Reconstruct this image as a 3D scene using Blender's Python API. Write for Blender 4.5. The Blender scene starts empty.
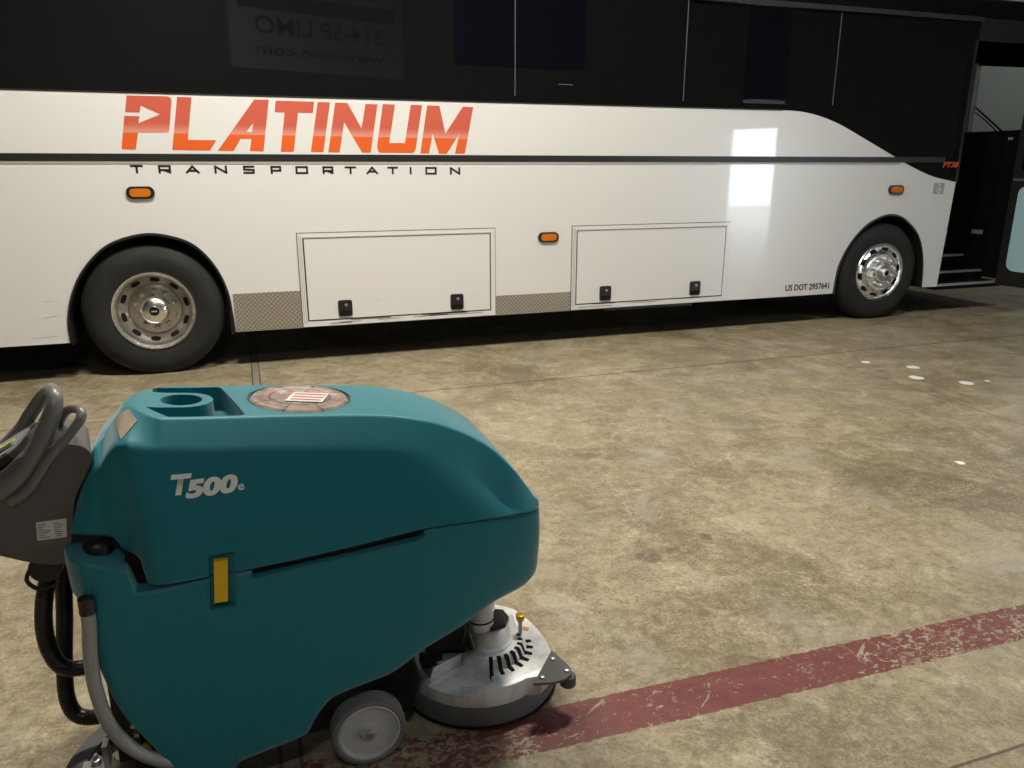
import bpy, bmesh, math, random
from mathutils import Vector, Matrix
from mathutils.bvhtree import BVHTree
random.seed(4)
PI = math.pi
SC = bpy.context.scene
COL = SC.collection

# ------------------------------------------------------------------ camera, world, exposure
cam_d = bpy.data.cameras.new('camera')
cam_d.sensor_width = 36.0
cam_d.lens = 769.1 / 1024 * 36
cam_d.clip_start = 0.05
cam = bpy.data.objects.new('camera', cam_d)
COL.objects.link(cam)
cam.location = (0, 0, 1.72)
cam.rotation_euler = (PI / 2 - math.radians(15.846), 0, 0)
SC.camera = cam
SC.view_settings.view_transform = 'Standard'
SC.view_settings.look = 'None'
SC.view_settings.gamma = 1.0
SC.view_settings.use_curve_mapping = False
SC.view_settings.exposure = 0.0

world = bpy.data.worlds.new('daylight')
SC.world = world
world.use_nodes = True
wb = world.node_tree.nodes['Background']
wb.inputs[0].default_value = (0.80, 0.90, 1.0, 1)
wb.inputs[1].default_value = 20.0

BUS_ANG = math.radians(19.006)
BUS_O = (-2.9976, 6.3621, 0)
LAMP_Z = 5.75
#        x,    y,   watts, colour
LAMPS = [(-1.7, 4.2, 276, (1.0, 0.94, 0.83)),
         (0.9, 4.4, 228, (1.0, 0.94, 0.83)),
         (4.6, 5.6, 60, (0.88, 0.95, 1.0)),
         (0.3, -1.6, 46, (0.92, 0.97, 1.0)),  # unseen fill lamp behind the camera, tuned to brighten the scrubber's near side
         (10.0, 12.5, 100, (0.92, 1.0, 0.95))]  # added unseen lamp that brightens the far corner seen through the windscreen
for i, (x, y, w, c) in enumerate(LAMPS):
    ld = bpy.data.lights.new('lamp_light', 'AREA')
    ld.shape = 'RECTANGLE'; ld.size = 1.15; ld.size_y = 0.32
    ld.energy = w; ld.color = c
    lo = bpy.data.objects.new('lamp_light', ld)
    COL.objects.link(lo)
    lo.location = (x, y, LAMP_Z - 0.075)
    lo.rotation_euler = (0, 0, BUS_ANG)

# ------------------------------------------------------------------ materials
def mat(name, col, rough=0.5, metal=0.0, **kw):
    m = bpy.data.materials.new(name)
    m.use_nodes = True
    b = m.node_tree.nodes['Principled BSDF']
    b.inputs['Base Color'].default_value = (*col, 1)
    b.inputs['Roughness'].default_value = rough
    b.inputs['Metallic'].default_value = metal
    for k, v in kw.items():
        b.inputs[k.replace('_', ' ')].default_value = v
    return m

class NT:
    """small helper for writing node graphs"""
    def __init__(s, m):
        s.m = m; s.t = m.node_tree; s.b = s.t.nodes['Principled BSDF']
    def n(s, typ, **kw):
        x = s.t.nodes.new(typ)
        for k, v in kw.items(): setattr(x, k, v)
        return x
    def put(s, sock, v):
        if isinstance(v, bpy.types.NodeSocket): s.t.links.new(v, sock)
        else: sock.default_value = v
    def math(s, op, a, b=0.0, c=0.0, clamp=False):
        x = s.n('ShaderNodeMath', operation=op); x.use_clamp = clamp
        for i, v in enumerate((a, b, c)): s.put(x.inputs[i], v)
        return x.outputs[0]
    def noise(s, scale, detail=4, rough=0.6, vec=None, dist=0.0):
        x = s.n('ShaderNodeTexNoise')
        x.inputs['Scale'].default_value = scale; x.inputs['Detail'].default_value = detail
        x.inputs['Roughness'].default_value = rough; x.inputs['Distortion'].default_value = dist
        if vec is not None: s.put(x.inputs['Vector'], vec)
        return x.outputs[0]
    def ramp(s, v, lo, hi, a=0.0, b=1.0):
        x = s.n('ShaderNodeMapRange'); x.interpolation_type = 'SMOOTHSTEP'
        s.put(x.inputs[0], v)
        for i, q in enumerate((lo, hi, a, b)): s.put(x.inputs[i + 1], q)
        return x.outputs[0]
    def mix(s, f, a, b, mode='MIX'):
        x = s.n('ShaderNodeMix', data_type='RGBA', blend_type=mode)
        s.put(x.inputs[0], f)
        for i, v in ((6, a), (7, b)):
            s.put(x.inputs[i], (*v, 1) if isinstance(v, tuple) and len(v) == 3 else v)
        return x.outputs[2]
    def pos(s):
        g = s.n('ShaderNodeTexCoord'); return g.outputs['Object']
    def xyz(s, v):
        x = s.n('ShaderNodeSeparateXYZ'); s.put(x.inputs[0], v); return x.outputs
    def vec(s, a, b, c):
        x = s.n('ShaderNodeCombineXYZ')
        for i, v in enumerate((a, b, c)): s.put(x.inputs[i], v)
        return x.outputs[0]
    def bump(s, h, strength=0.2, dist=0.01):
        x = s.n('ShaderNodeBump'); x.inputs['Strength'].default_value = strength
        x.inputs['Distance'].default_value = dist
        s.put(x.inputs['Height'], h); s.put(s.b.inputs['Normal'], x.outputs[0])
    def col(s, v): s.put(s.b.inputs['Base Color'], v)
    def rough(s, v): s.put(s.b.inputs['Roughness'], v)

M = {}
M['white'] = mat('bus_white_paint', (0.76, 0.75, 0.73), 0.28, 0, Coat_Weight=0.6, Coat_Roughness=0.03)
t = NT(M['white']); p = t.pos()
X, Y, Z = t.xyz(p)
dirt = t.ramp(t.noise(5.0, 8, 0.7, t.vec(t.math('MULTIPLY', X, 0.6), Y, t.math('MULTIPLY', Z, 2.0))), 0.55, 0.8)
low = t.ramp(Z, 0.75, 0.33)
t.col(t.mix(t.math('MULTIPLY', dirt, t.math('MULTIPLY', low, 0.35)), (0.76, 0.75, 0.73), (0.36, 0.31, 0.24)))
M['glass_black'] = mat('bus_black_glass', (0.0055, 0.0058, 0.0065), 0.025, 0, Specular_IOR_Level=0.5)
M['pane_black'] = mat('bus_window_pane', (0.003, 0.0035, 0.006), 0.03, 0, Specular_IOR_Level=0.35)
M['black'] = mat('black_plastic', (0.012, 0.012, 0.013), 0.45)
M['matt_black'] = mat('matt_black', (0.008, 0.008, 0.008), 0.85, 0, Specular_IOR_Level=0.2)
M['seam_grey'] = mat('seam_grey', (0.10, 0.105, 0.11), 0.4)
M['rail_grey'] = mat('rail_grey', (0.022, 0.023, 0.025), 0.45)
M['stripe'] = mat('stripe_black', (0.018, 0.018, 0.018), 0.4)
M['trim_grey'] = mat('trim_grey', (0.42, 0.41, 0.39), 0.4)
M['gap'] = mat('panel_gap', (0.03, 0.028, 0.026), 0.7)
M['letter_black'] = mat('letter_black', (0.01, 0.01, 0.012), 0.5)
M['letter_red'] = mat('letter_red', (0.75, 0.09, 0.04), 0.5)
M['amber'] = mat('amber_lens', (0.62, 0.17, 0.008), 0.2, 0, Coat_Weight=0.5)
M['chrome'] = mat('polished_wheel', (0.84, 0.83, 0.81), 0.27, 1.0)
M['alu_dull'] = mat('dull_wheel_metal', (0.52, 0.49, 0.45), 0.32, 0.9)
M['interior'] = mat('bus_interior', (0.003, 0.003, 0.0032), 0.8, 0, Specular_IOR_Level=0.15)
M['step_edge'] = mat('step_edge', (0.35, 0.36, 0.36), 0.45, 0.3)
M['door_blue'] = mat('door_glass_blue', (0.42, 0.66, 0.74), 0.12, 0, Coat_Weight=0.5)
M['badge_grey'] = mat('badge_grey', (0.34, 0.35, 0.38), 0.4)
M['badge_white'] = mat('badge_white', (0.75, 0.76, 0.78), 0.4)
M['glass'] = mat('clear_glass', (0.9, 0.95, 0.93), 0.02, 0, Transmission_Weight=1.0, IOR=1.02)

# printed lettering: salmon red above, pale band, orange below
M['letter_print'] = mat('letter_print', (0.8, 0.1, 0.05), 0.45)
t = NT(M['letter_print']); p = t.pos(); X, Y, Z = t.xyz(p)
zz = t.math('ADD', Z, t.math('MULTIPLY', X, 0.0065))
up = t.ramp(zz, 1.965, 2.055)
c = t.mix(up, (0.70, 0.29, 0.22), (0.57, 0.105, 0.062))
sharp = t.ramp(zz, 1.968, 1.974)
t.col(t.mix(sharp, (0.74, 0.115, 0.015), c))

# diamond tread plate
M['tread'] = mat('tread_plate', (0.42, 0.38, 0.32), 0.38, 0.35)
t = NT(M['tread']); p = t.pos(); X, Y, Z = t.xyz(p)
k = 26.0
u = t.math('ADD', X, Z); v = t.math('SUBTRACT', X, Z)
def checker_bar(t, u, v, k):
    a = t.math('ABSOLUTE', t.math('SUBTRACT', t.math('FRACT', t.math('MULTIPLY', u, k)), 0.5))
    b = t.math('ABSOLUTE', t.math('SUBTRACT', t.math('FRACT', t.math('MULTIPLY', v, k)), 0.5))
    par = t.math('MODULO', t.math('ADD', t.math('FLOOR', t.math('MULTIPLY', u, k)), t.math('FLOOR', t.math('MULTIPLY', v, k))), 2.0)
    par = t.math('ABSOLUTE', par)
    bar1 = t.math('MULTIPLY', t.ramp(a, 0.16, 0.08), t.ramp(b, 0.46, 0.38))
    bar2 = t.math('MULTIPLY', t.ramp(b, 0.16, 0.08), t.ramp(a, 0.46, 0.38))
    return t.math('ADD', t.math('MULTIPLY', bar1, par), t.math('MULTIPLY', bar2, t.math('SUBTRACT', 1.0, par)))
hgt = checker_bar(t, u, v, k)
t.bump(hgt, 0.9, 0.004)
t.col(t.mix(hgt, (0.30, 0.265, 0.21), (0.60, 0.56, 0.48)))

M['tyre'] = mat('tyre_rubber', (0.018, 0.0175, 0.017), 0.78)
t = NT(M['tyre'])
t.col(t.mix(t.ramp(t.noise(6, 5), 0.35, 0.7), (0.009, 0.0088, 0.0085), (0.017, 0.0165, 0.016)))

# scrubber materials
def teal_mat():
    m = mat('teal_plastic', (0.004, 0.165, 0.205), 0.48, 0, Specular_IOR_Level=0.35, Sheen_Weight=0.4, Sheen_Roughness=0.45)
    t = NT(m)
    t.bump(t.noise(420, 2, 0.5, t.pos()), 0.12, 0.002)
    wear = t.ramp(t.noise(9, 6, 0.7, t.pos()), 0.66, 0.85)
    t.col(t.mix(t.math('MULTIPLY', wear, 0.18), (0.004, 0.165, 0.205), (0.10, 0.22, 0.22)))
    return m
M['teal'] = teal_mat()
M['console'] = mat('console_grey', (0.095, 0.090, 0.086), 0.48)
M['handle_grey'] = mat('handle_grey', (0.17, 0.16, 0.148), 0.36)
M['panel_grey'] = mat('panel_grey', (0.27, 0.265, 0.25), 0.45)
M['panel_dark'] = mat('panel_dark', (0.02, 0.02, 0.02), 0.4)
M['green'] = mat('indicator_green', (0.50, 0.62, 0.03), 0.4)
M['label_white'] = mat('label_white', (0.62, 0.61, 0.58), 0.5)
t = NT(M['label_white']); p = t.pos(); X, Y, Z = t.xyz(p)
M['label_text'] = mat('label_text', (0.16, 0.16, 0.16), 0.6)
M['yellow'] = mat('latch_yellow', (0.85, 0.50, 0.012), 0.45)
M['lettering_white'] = mat('lettering_pale', (0.88, 0.88, 0.85), 0.5)
M['gold'] = mat('cap_gold', (0.62, 0.33, 0.03), 0.35, 0.3)
M['hose_black'] = mat('hose_black', (0.012, 0.012, 0.012), 0.35)
M['hose_grey'] = mat('hose_grey', (0.32, 0.31, 0.295), 0.42)
M['cast'] = mat('cast_aluminium', (0.66, 0.65, 0.63), 0.42, 0.3)
t = NT(M['cast'])
t.col(t.mix(t.ramp(t.noise(14, 6, 0.65, t.pos()), 0.4, 0.75), (0.74, 0.73, 0.72), (0.50, 0.49, 0.475)))
M['skirt'] = mat('skirt_rubber', (0.085, 0.084, 0.084), 0.55)
M['plate_grey'] = mat('plate_grey', (0.085, 0.085, 0.082), 0.5)
M['wheel_tread'] = mat('wheel_grey_rubber', (0.16, 0.155, 0.15), 0.6)
M['wheel_disc'] = mat('wheel_pale_plastic', (0.46, 0.455, 0.45), 0.45)
M['steel'] = mat('steel', (0.5, 0.49, 0.47), 0.35, 0.9)
M['tag'] = mat('caution_tag', (0.33, 0.26, 0.19), 0.5)

# clear tank lid: brownish see-through disc with moulded ribs
M['lid'] = mat('clear_lid', (0.34, 0.27, 0.22), 0.12, 0, Coat_Weight=0.4)
t = NT(M['lid']); p = t.pos(); X, Y, Z = t.xyz(p)
ang = t.math('ARCTAN2', Y, X)
rib = t.ramp(t.math('ABSOLUTE', t.math('SUBTRACT', t.math('FRACT', t.math('MULTIPLY', t.math('ADD', ang, PI), 4 / PI)), 0.5)), 0.06, 0.02)
rad = t.math('SQRT', t.math('ADD', t.math('MULTIPLY', X, X), t.math('MULTIPLY', Y, Y)))
ring = t.ramp(t.math('ABSOLUTE', t.math('SUBTRACT', rad, 0.085)), 0.006, 0.002)
blot = t.ramp(t.noise(22, 4, 0.6, p), 0.35, 0.7)
c = t.mix(blot, (0.40, 0.33, 0.28), (0.25, 0.195, 0.165))
t.col(t.mix(t.math('MULTIPLY', t.math('MAXIMUM', rib, ring), 0.6), c, (0.10, 0.07, 0.055)))

# concrete floor with joints and a worn red line
M['floor'] = mat('concrete_floor', (0.4, 0.33, 0.2), 0.4)
t = NT(M['floor']); p = t.pos(); X, Y, Z = t.xyz(p)
ca, sa = math.cos(BUS_ANG), math.sin(BUS_ANG)
U = t.math('ADD', t.math('MULTIPLY', X, ca), t.math('MULTIPLY', Y, sa))
V = t.math('ADD', t.math('MULTIPLY', X, -sa), t.math('MULTIPLY', Y, ca))
n1 = t.noise(0.9, 4, 0.6, p, 0.8); n2 = t.noise(4.2, 6, 0.66, p, 0.7); n3 = t.noise(19, 6, 0.7, p, 0.5); n4 = t.noise(75, 4, 0.75, p)
def add3(*q):
    o = 0.0
    for w, n in q: o = t.math('MULTIPLY_ADD', n, w, o)
    return o
n5 = t.noise(140, 3, 0.8, p)
mott = t.ramp(add3((0.18, n1), (0.20, n2), (0.26, n3), (0.22, n4), (0.14, n5)), 0.42, 0.58)
fine = t.ramp(n3, 0.38, 0.66)
grit = t.ramp(n4, 0.36, 0.66)
c = t.mix(mott, (0.180, 0.144, 0.086), (0.385, 0.325, 0.212))
spk = t.ramp(add3((0.5, t.noise(48, 5, 0.75, p, 0.4)), (0.5, n2)), 0.54, 0.64)
c = t.mix(t.math('MULTIPLY', spk, 0.5), c, (0.56, 0.505, 0.40))
pits = t.ramp(add3((0.55, t.noise(58, 5, 0.75, t.vec(t.math('ADD', X, 3.3), Y, 1.0), 0.4)), (0.45, n1)), 0.46, 0.38)
c = t.mix(t.math('MULTIPLY', pits, 0.55), c, (0.12, 0.09, 0.05))
streak = t.ramp(t.noise(6, 6, 0.7, t.vec(t.math('MULTIPLY', U, 0.4), V, 0.0), 0.8), 0.5, 0.72)
c = t.mix(t.math('MULTIPLY', streak, 0.35), c, (0.20, 0.16, 0.10))
stain = t.ramp(t.noise(1.7, 5, 0.65, t.vec(t.math('ADD', X, 7.3), Y, 0.0), 1.2), 0.58, 0.70)
c = t.mix(t.math('MULTIPLY', stain, 0.45), c, (0.150, 0.118, 0.075))
rust = t.ramp(t.noise(2.6, 5, 0.65, t.vec(X, Y, 5.0), 1.0), 0.60, 0.72)
c = t.mix(t.math('MULTIPLY', rust, 0.35), c, (0.29, 0.19, 0.09))
worn = t.ramp(t.noise(2.0, 4, 0.6, t.vec(X, t.math('ADD', Y, 4.1), 3.0), 0.8), 0.56, 0.72)
c = t.mix(t.math('MULTIPLY', worn, 0.4), c, (0.36, 0.335, 0.28))
for (qx, qy, r, f) in ((0.63, 3.16, 0.075, 0.55), (0.76, 3.22, 0.06, 0.45), (0.93, 3.36, 0.05, 0.4), (0.92, 2.41, 0.05, 0.35), (0.46, 4.44, 0.10, 0.4), (0.10, 2.42, 0.05, 0.35)):
    dx = t.math('SUBTRACT', X, qx); dy = t.math('MULTIPLY', t.math('SUBTRACT', Y, qy), 1.3)
    d = t.math('ADD', t.math('SQRT', t.math('ADD', t.math('MULTIPLY', dx, dx), t.math('MULTIPLY', dy, dy))), t.math('MULTIPLY', t.math('SUBTRACT', n3, 0.5), 0.16))
    c = t.mix(t.math('MULTIPLY', t.ramp(d, r, r * 0.5), f), c, (0.105, 0.075, 0.050))
def joint(c, coord, at, w, colr, f=0.9, wob=0.012):
    nz = t.math('MULTIPLY', t.math('SUBTRACT', t.noise(3.0, 3, 0.6, p), 0.5), wob)
    d = t.math('ABSOLUTE', t.math('SUBTRACT', t.math('ADD', coord, nz), at))
    return t.mix(t.math('MULTIPLY', t.ramp(d, w, w * 0.45), f), c, colr)
c = joint(c, V, 5.757, 0.013, (0.07, 0.05, 0.03), 0.85)
c = joint(c, V, 1.358, 0.007, (0.07, 0.05, 0.03), 0.85)
c = joint(c, U, -0.004, 0.035, (0.21, 0.195, 0.165), 0.8, 0.0)
c = joint(c, U, -0.034, 0.007, (0.07, 0.055, 0.035), 0.9, 0.0)
c = joint(c, U, 0.026, 0.007, (0.07, 0.055, 0.035), 0.9, 0.0)
c = joint(c, U, 4.97, 0.008, (0.085, 0.06, 0.035), 0.6)
# pale spots with uneven edges
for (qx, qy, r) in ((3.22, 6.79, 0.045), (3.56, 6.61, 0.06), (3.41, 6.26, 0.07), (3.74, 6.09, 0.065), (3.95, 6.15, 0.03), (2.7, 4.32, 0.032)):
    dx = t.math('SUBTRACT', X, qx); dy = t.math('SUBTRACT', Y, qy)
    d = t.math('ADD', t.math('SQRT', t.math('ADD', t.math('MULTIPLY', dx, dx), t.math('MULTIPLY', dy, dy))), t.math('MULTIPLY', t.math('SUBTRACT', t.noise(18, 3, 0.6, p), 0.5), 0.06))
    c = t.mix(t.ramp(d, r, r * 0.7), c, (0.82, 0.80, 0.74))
# red line
ra = math.radians(17.6)
L = t.math('ADD', t.math('MULTIPLY', t.math('SUBTRACT', X, 0.286), math.cos(ra)), t.math('MULTIPLY', t.math('SUBTRACT', Y, 2.105), math.sin(ra)))
D = t.math('ADD', t.math('MULTIPLY', t.math('SUBTRACT', X, 0.286), -math.sin(ra)), t.math('MULTIPLY', t.math('SUBTRACT', Y, 2.105), math.cos(ra)))
wob = t.math('MULTIPLY', t.math('SUBTRACT', t.noise(26, 4, 0.7, p), 0.5), 0.03)
edge = t.ramp(t.math('ADD', t.math('ABSOLUTE', D), wob), 0.094, 0.088)
chipn = t.noise(30, 7, 0.72, t.vec(L, t.math('MULTIPLY', D, 1.5), 0.0), 0.9)
chipb = t.noise(4.0, 4, 0.6, p, 0.5)
thr = t.math('ADD', t.ramp(L, 0.55, 1.35, 0.62, 0.545), t.math('MULTIPLY', t.math('SUBTRACT', 0.5, chipb), 0.30))
thr = t.math('SUBTRACT', thr, t.ramp(L, -0.18, -0.42, 0.0, 0.14))
chip = t.ramp(t.math('SUBTRACT', chipn, thr), 0.012, -0.012)
scr = t.noise(14, 3, 0.6, t.vec(t.math('MULTIPLY', t.math('ADD', L, D), 0.16), t.math('SUBTRACT', L, t.math('MULTIPLY', D, 1.2)), 0.0), 0.6)
scr = t.ramp(scr, 0.66, 0.63)
paint = t.math('MULTIPLY', t.math('MULTIPLY', edge, chip), scr)
redc = t.mix(t.noise(11, 6, 0.7, p), (0.135, 0.036, 0.034), (0.195, 0.060, 0.054))
redc = t.mix(t.math('MULTIPLY', grit, 0.3), redc, (0.12, 0.045, 0.035))
c = t.mix(paint, c, redc)
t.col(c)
t.rough(t.math('ADD', t.math('MULTIPLY', t.noise(1.1, 5, 0.6, p), 0.30), t.math('ADD', 0.22, t.math('MULTIPLY', fine, 0.14))))
t.b.inputs['Specular IOR Level'].default_value = 0.4
t.bump(t.math('ADD', fine, t.math('MULTIPLY', grit, 0.6)), 0.12, 0.004)

M['wall'] = mat('grey_metal_wall', (0.16, 0.16, 0.155), 0.7)
t = NT(M['wall']); p = t.pos(); X, Y, Z = t.xyz(p)
rb = t.ramp(t.math('ABSOLUTE', t.math('SUBTRACT', t.math('FRACT', t.math('MULTIPLY', t.math('ADD', X, Y), 3.3)), 0.5)), 0.10, 0.04)
t.bump(rb, 0.15, 0.02)
M['ceiling'] = mat('dark_ceiling', (0.10, 0.10, 0.10), 0.8)
M['pave'] = mat('outdoor_concrete', (0.5, 0.49, 0.46), 0.8)
M['lamp_body'] = mat('lamp_body', (0.6, 0.6, 0.6), 0.5)
M['sign_board'] = mat('sign_board', (0.58, 0.58, 0.58), 0.6)
M['sign_dark'] = mat('sign_dark', (0.06, 0.06, 0.06), 0.6)
md = mat('lamp_diffuser', (0.8, 0.8, 0.8), 0.5)
md.node_tree.nodes['Principled BSDF'].inputs['Emission Color'].default_value = (1, 0.92, 0.8, 1)
md.node_tree.nodes['Principled BSDF'].inputs['Emission Strength'].default_value = 5
M['diffuser'] = md

# ------------------------------------------------------------------ mesh helpers
def finish(name, bm, m, parent=None, smooth=None, loc=None, rot=None):
    bmesh.ops.recalc_face_normals(bm, faces=bm.faces[:])
    me = bpy.data.meshes.new(name)
    bm.to_mesh(me); bm.free()
    for mm in (m if isinstance(m, (list, tuple)) else [m]): me.materials.append(mm)
    if smooth is not None:
        for f in me.polygons: f.use_smooth = True
        me.set_sharp_from_angle(angle=math.radians(smooth))
    o = bpy.data.objects.new(name, me)
    COL.objects.link(o)
    if parent is not None: o.parent = parent
    if loc: o.location = loc
    if rot: o.rotation_euler = rot
    return o

def tag(o, label=None, cat=None, group=None, kind=None):
    if label: o['label'] = label
    if cat: o['category'] = cat
    if group: o['group'] = group
    if kind: o['kind'] = kind
    return o

def empty(name, loc=(0, 0, 0), rz=0.0):
    o = bpy.data.objects.new(name, None)
    COL.objects.link(o)
    o.location = loc; o.rotation_euler = (0, 0, rz)
    o.empty_display_size = 0.1
    return o

def box(bm, x0, x1, y0, y1, z0, z1, mi=0, mtx=None):
    vs = [bm.verts.new((x, y, z)) for z in (z0, z1) for y in (y0, y1) for x in (x0, x1)]
    fs = [(0, 1, 3, 2), (4, 6, 7, 5), (0, 4, 5, 1), (2, 3, 7, 6), (0, 2, 6, 4), (1, 5, 7, 3)]
    out = []
    for f in fs:
        ff = bm.faces.new([vs[i] for i in f]); ff.material_index = mi; out.append(ff)
    if mtx is not None: bmesh.ops.transform(bm, matrix=mtx, verts=vs)
    return vs

def bevel(bm, w, seg=2, ang=35):
    es = [e for e in bm.edges if len(e.link_faces) == 2 and e.calc_face_angle(0) > math.radians(ang)]
    bmesh.ops.bevel(bm, geom=es, offset=w, segments=seg, profile=0.5, affect='EDGES', clamp_overlap=True)

def prism(bm, pts, y0, y1, mi=0, holes=()):
    """pts: outline in (x, z); solid between y0 and y1 (holes allowed)"""
    loops = [pts] + list(holes)
    tmp = bmesh.new()
    for lp in loops:
        vs = [tmp.verts.new((x, y0, z)) for x, z in lp]
        for i in range(len(vs)): tmp.edges.new((vs[i], vs[(i + 1) % len(vs)]))
    bmesh.ops.triangle_fill(tmp, edges=tmp.edges[:], use_beauty=True)
    front = [[v.co.copy() for v in f.verts] for f in tmp.faces]
    tmp.free()
    new = []
    cache = {}
    def V(x, y, z):
        k = (round(x, 6), round(y, 6), round(z, 6))
        if k not in cache:
            cache[k] = bm.verts.new((x, y, z)); new.append(cache[k])
        return cache[k]
    for tri in front:
        f = bm.faces.new([V(c.x, y0, c.z) for c in tri]); f.material_index = mi
        if y1 is not None and abs(y1 - y0) > 1e-9:
            f = bm.faces.new([V(c.x, y1, c.z) for c in reversed(tri)]); f.material_index = mi
    if y1 is not None and abs(y1 - y0) > 1e-9:
        for lp in loops:
            for i in range(len(lp)):
                (ax, az), (bx, bz) = lp[i], lp[(i + 1) % len(lp)]
                try:
                    f = bm.faces.new([V(ax, y0, az), V(bx, y0, bz), V(bx, y1, bz), V(ax, y1, az)]); f.material_index = mi
                except ValueError: pass
    return new

def zprism(bm, pts, z0, z1, mi=0):
    """pts: outline in (x, y); solid between z0 and z1"""
    a = [bm.verts.new((x, y, z0)) for x, y in pts]
    b = [bm.verts.new((x, y, z1)) for x, y in pts]
    n = len(pts)
    f = bm.faces.new(a); f.material_index = mi
    f = bm.faces.new(list(reversed(b))); f.material_index = mi
    for i in range(n):
        f = bm.faces.new([a[i], a[(i + 1) % n], b[(i + 1) % n], b[i]]); f.material_index = mi
    return a + b

def lathe(bm, prof, axis='y', seg=48, c=(0, 0, 0), mi=0, closed=False, caps=(True, True)):
    """prof: (radius, along) pairs"""
    rings = []
    new = []
    for r, h in prof:
        ring = []
        for k in range(seg):
            a = 2 * PI * k / seg
            if axis == 'y': q = (c[0] + r * math.cos(a), c[1] + h, c[2] + r * math.sin(a))
            elif axis == 'z': q = (c[0] + r * math.cos(a), c[1] + r * math.sin(a), c[2] + h)
            else: q = (c[0] + h, c[1] + r * math.cos(a), c[2] + r * math.sin(a))
            ring.append(bm.verts.new(q))
        rings.append(ring); new += ring
    idx = list(range(len(rings) - 1))
    for i in idx:
        for k in range(seg):
            f = bm.faces.new([rings[i][k], rings[i][(k + 1) % seg], rings[i + 1][(k + 1) % seg], rings[i + 1][k]]); f.material_index = mi
    if closed:
        for k in range(seg):
            f = bm.faces.new([rings[-1][k], rings[-1][(k + 1) % seg], rings[0][(k + 1) % seg], rings[0][k]]); f.material_index = mi
    else:
        for ring, on in ((rings[0], caps[0]), (rings[-1], caps[1])):
            if on: f = bm.faces.new(ring); f.material_index = mi
    return new

def catmull(pts, n=8, closed=False):
    P = [Vector(q) for q in pts]
    out = []
    N = len(P)
    for i in range(N if closed else N - 1):
        if closed: a, b, c, d = P[(i - 1) % N], P[i], P[(i + 1) % N], P[(i + 2) % N]
        else: a, b, c, d = P[max(i - 1, 0)], P[i], P[i + 1], P[min(i + 2, N - 1)]
        for k in range(n):
            s = k / n
            out.append(0.5 * ((2 * b) + (c - a) * s + (2 * a - 5 * b + 4 * c - d) * s * s + (3 * b - a - 3 * c + d) * s ** 3))
    if not closed: out.append(P[-1].copy())
    return out

def tube(bm, pts, r, seg=14, n=8, corr=0.0, pitch=0.012, rfun=None, mi=0, raw=False):
    path = [Vector(q) for q in pts] if raw else catmull(pts, n)
    if corr:
        # resample evenly so that the corrugation stays even
        L = [0]
        for i in range(1, len(path)): L.append(L[-1] + (path[i] - path[i - 1]).length)
        m = max(4, int(L[-1] / (pitch / 4)))
        res = []; j = 0
        for k in range(m + 1):
            s = L[-1] * k / m
            while j < len(L) - 2 and L[j + 1] < s: j += 1
            f = (s - L[j]) / max(1e-9, L[j + 1] - L[j])
            res.append(path[j].lerp(path[j + 1], min(1, f)))
        path = res
    up = Vector((0.31, 0.87, 0.4))
    prev = None; rings = []
    for i, q in enumerate(path):
        tan = (path[min(i + 1, len(path) - 1)] - path[max(i - 1, 0)]).normalized()
        nrm = (prev - tan * prev.dot(tan)) if prev is not None else (up - tan * up.dot(tan))
        nrm.normalize(); prev = nrm
        bn = tan.cross(nrm)
        rr = r if rfun is None else rfun(i / (len(path) - 1))
        if corr: rr *= 1 + corr * (0.5 if i % 4 in (0, 1) else -0.5)
        rings.append([bm.verts.new(q + (nrm * math.cos(2 * PI * k / seg) + bn * math.sin(2 * PI * k / seg)) * rr) for k in range(seg)])
    for i in range(len(rings) - 1):
        for k in range(seg):
            f = bm.faces.new([rings[i][k], rings[i][(k + 1) % seg], rings[i + 1][(k + 1) % seg], rings[i + 1][k]]); f.material_index = mi
    for ring in (rings[0], rings[-1]):
        f = bm.faces.new(ring); f.material_index = mi

def loft(bm, rings, mi=0):
    R = [[bm.verts.new(q) for q in ring] for ring in rings]
    n = len(R[0])
    for i in range(len(R) - 1):
        for k in range(n):
            f = bm.faces.new([R[i][k], R[i][(k + 1) % n], R[i + 1][(k + 1) % n], R[i + 1][k]]); f.material_index = mi
    bm.faces.new(R[0]); bm.faces.new(R[-1])

def lerp_table(tab):
    """monotone cubic through the table's points"""
    xs = [q[0] for q in tab]; ys = [q[1] for q in tab]
    n = len(xs)
    d = [(ys[i + 1] - ys[i]) / (xs[i + 1] - xs[i]) for i in range(n - 1)]
    m = [d[0]] + [0 if d[i - 1] * d[i] <= 0 else 2 * d[i - 1] * d[i] / (d[i - 1] + d[i]) for i in range(1, n - 1)] + [d[-1]]
    def f(x):
        if x <= xs[0]: return ys[0]
        if x >= xs[-1]: return ys[-1]
        i = 0
        while xs[i + 1] < x: i += 1
        hh = xs[i + 1] - xs[i]; s = (x - xs[i]) / hh
        return ((1 + 2 * s) * (1 - s) ** 2 * ys[i] + s * (1 - s) ** 2 * hh * m[i] + s * s * (3 - 2 * s) * ys[i + 1] + s * s * (s - 1) * hh * m[i + 1])
    return f

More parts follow.
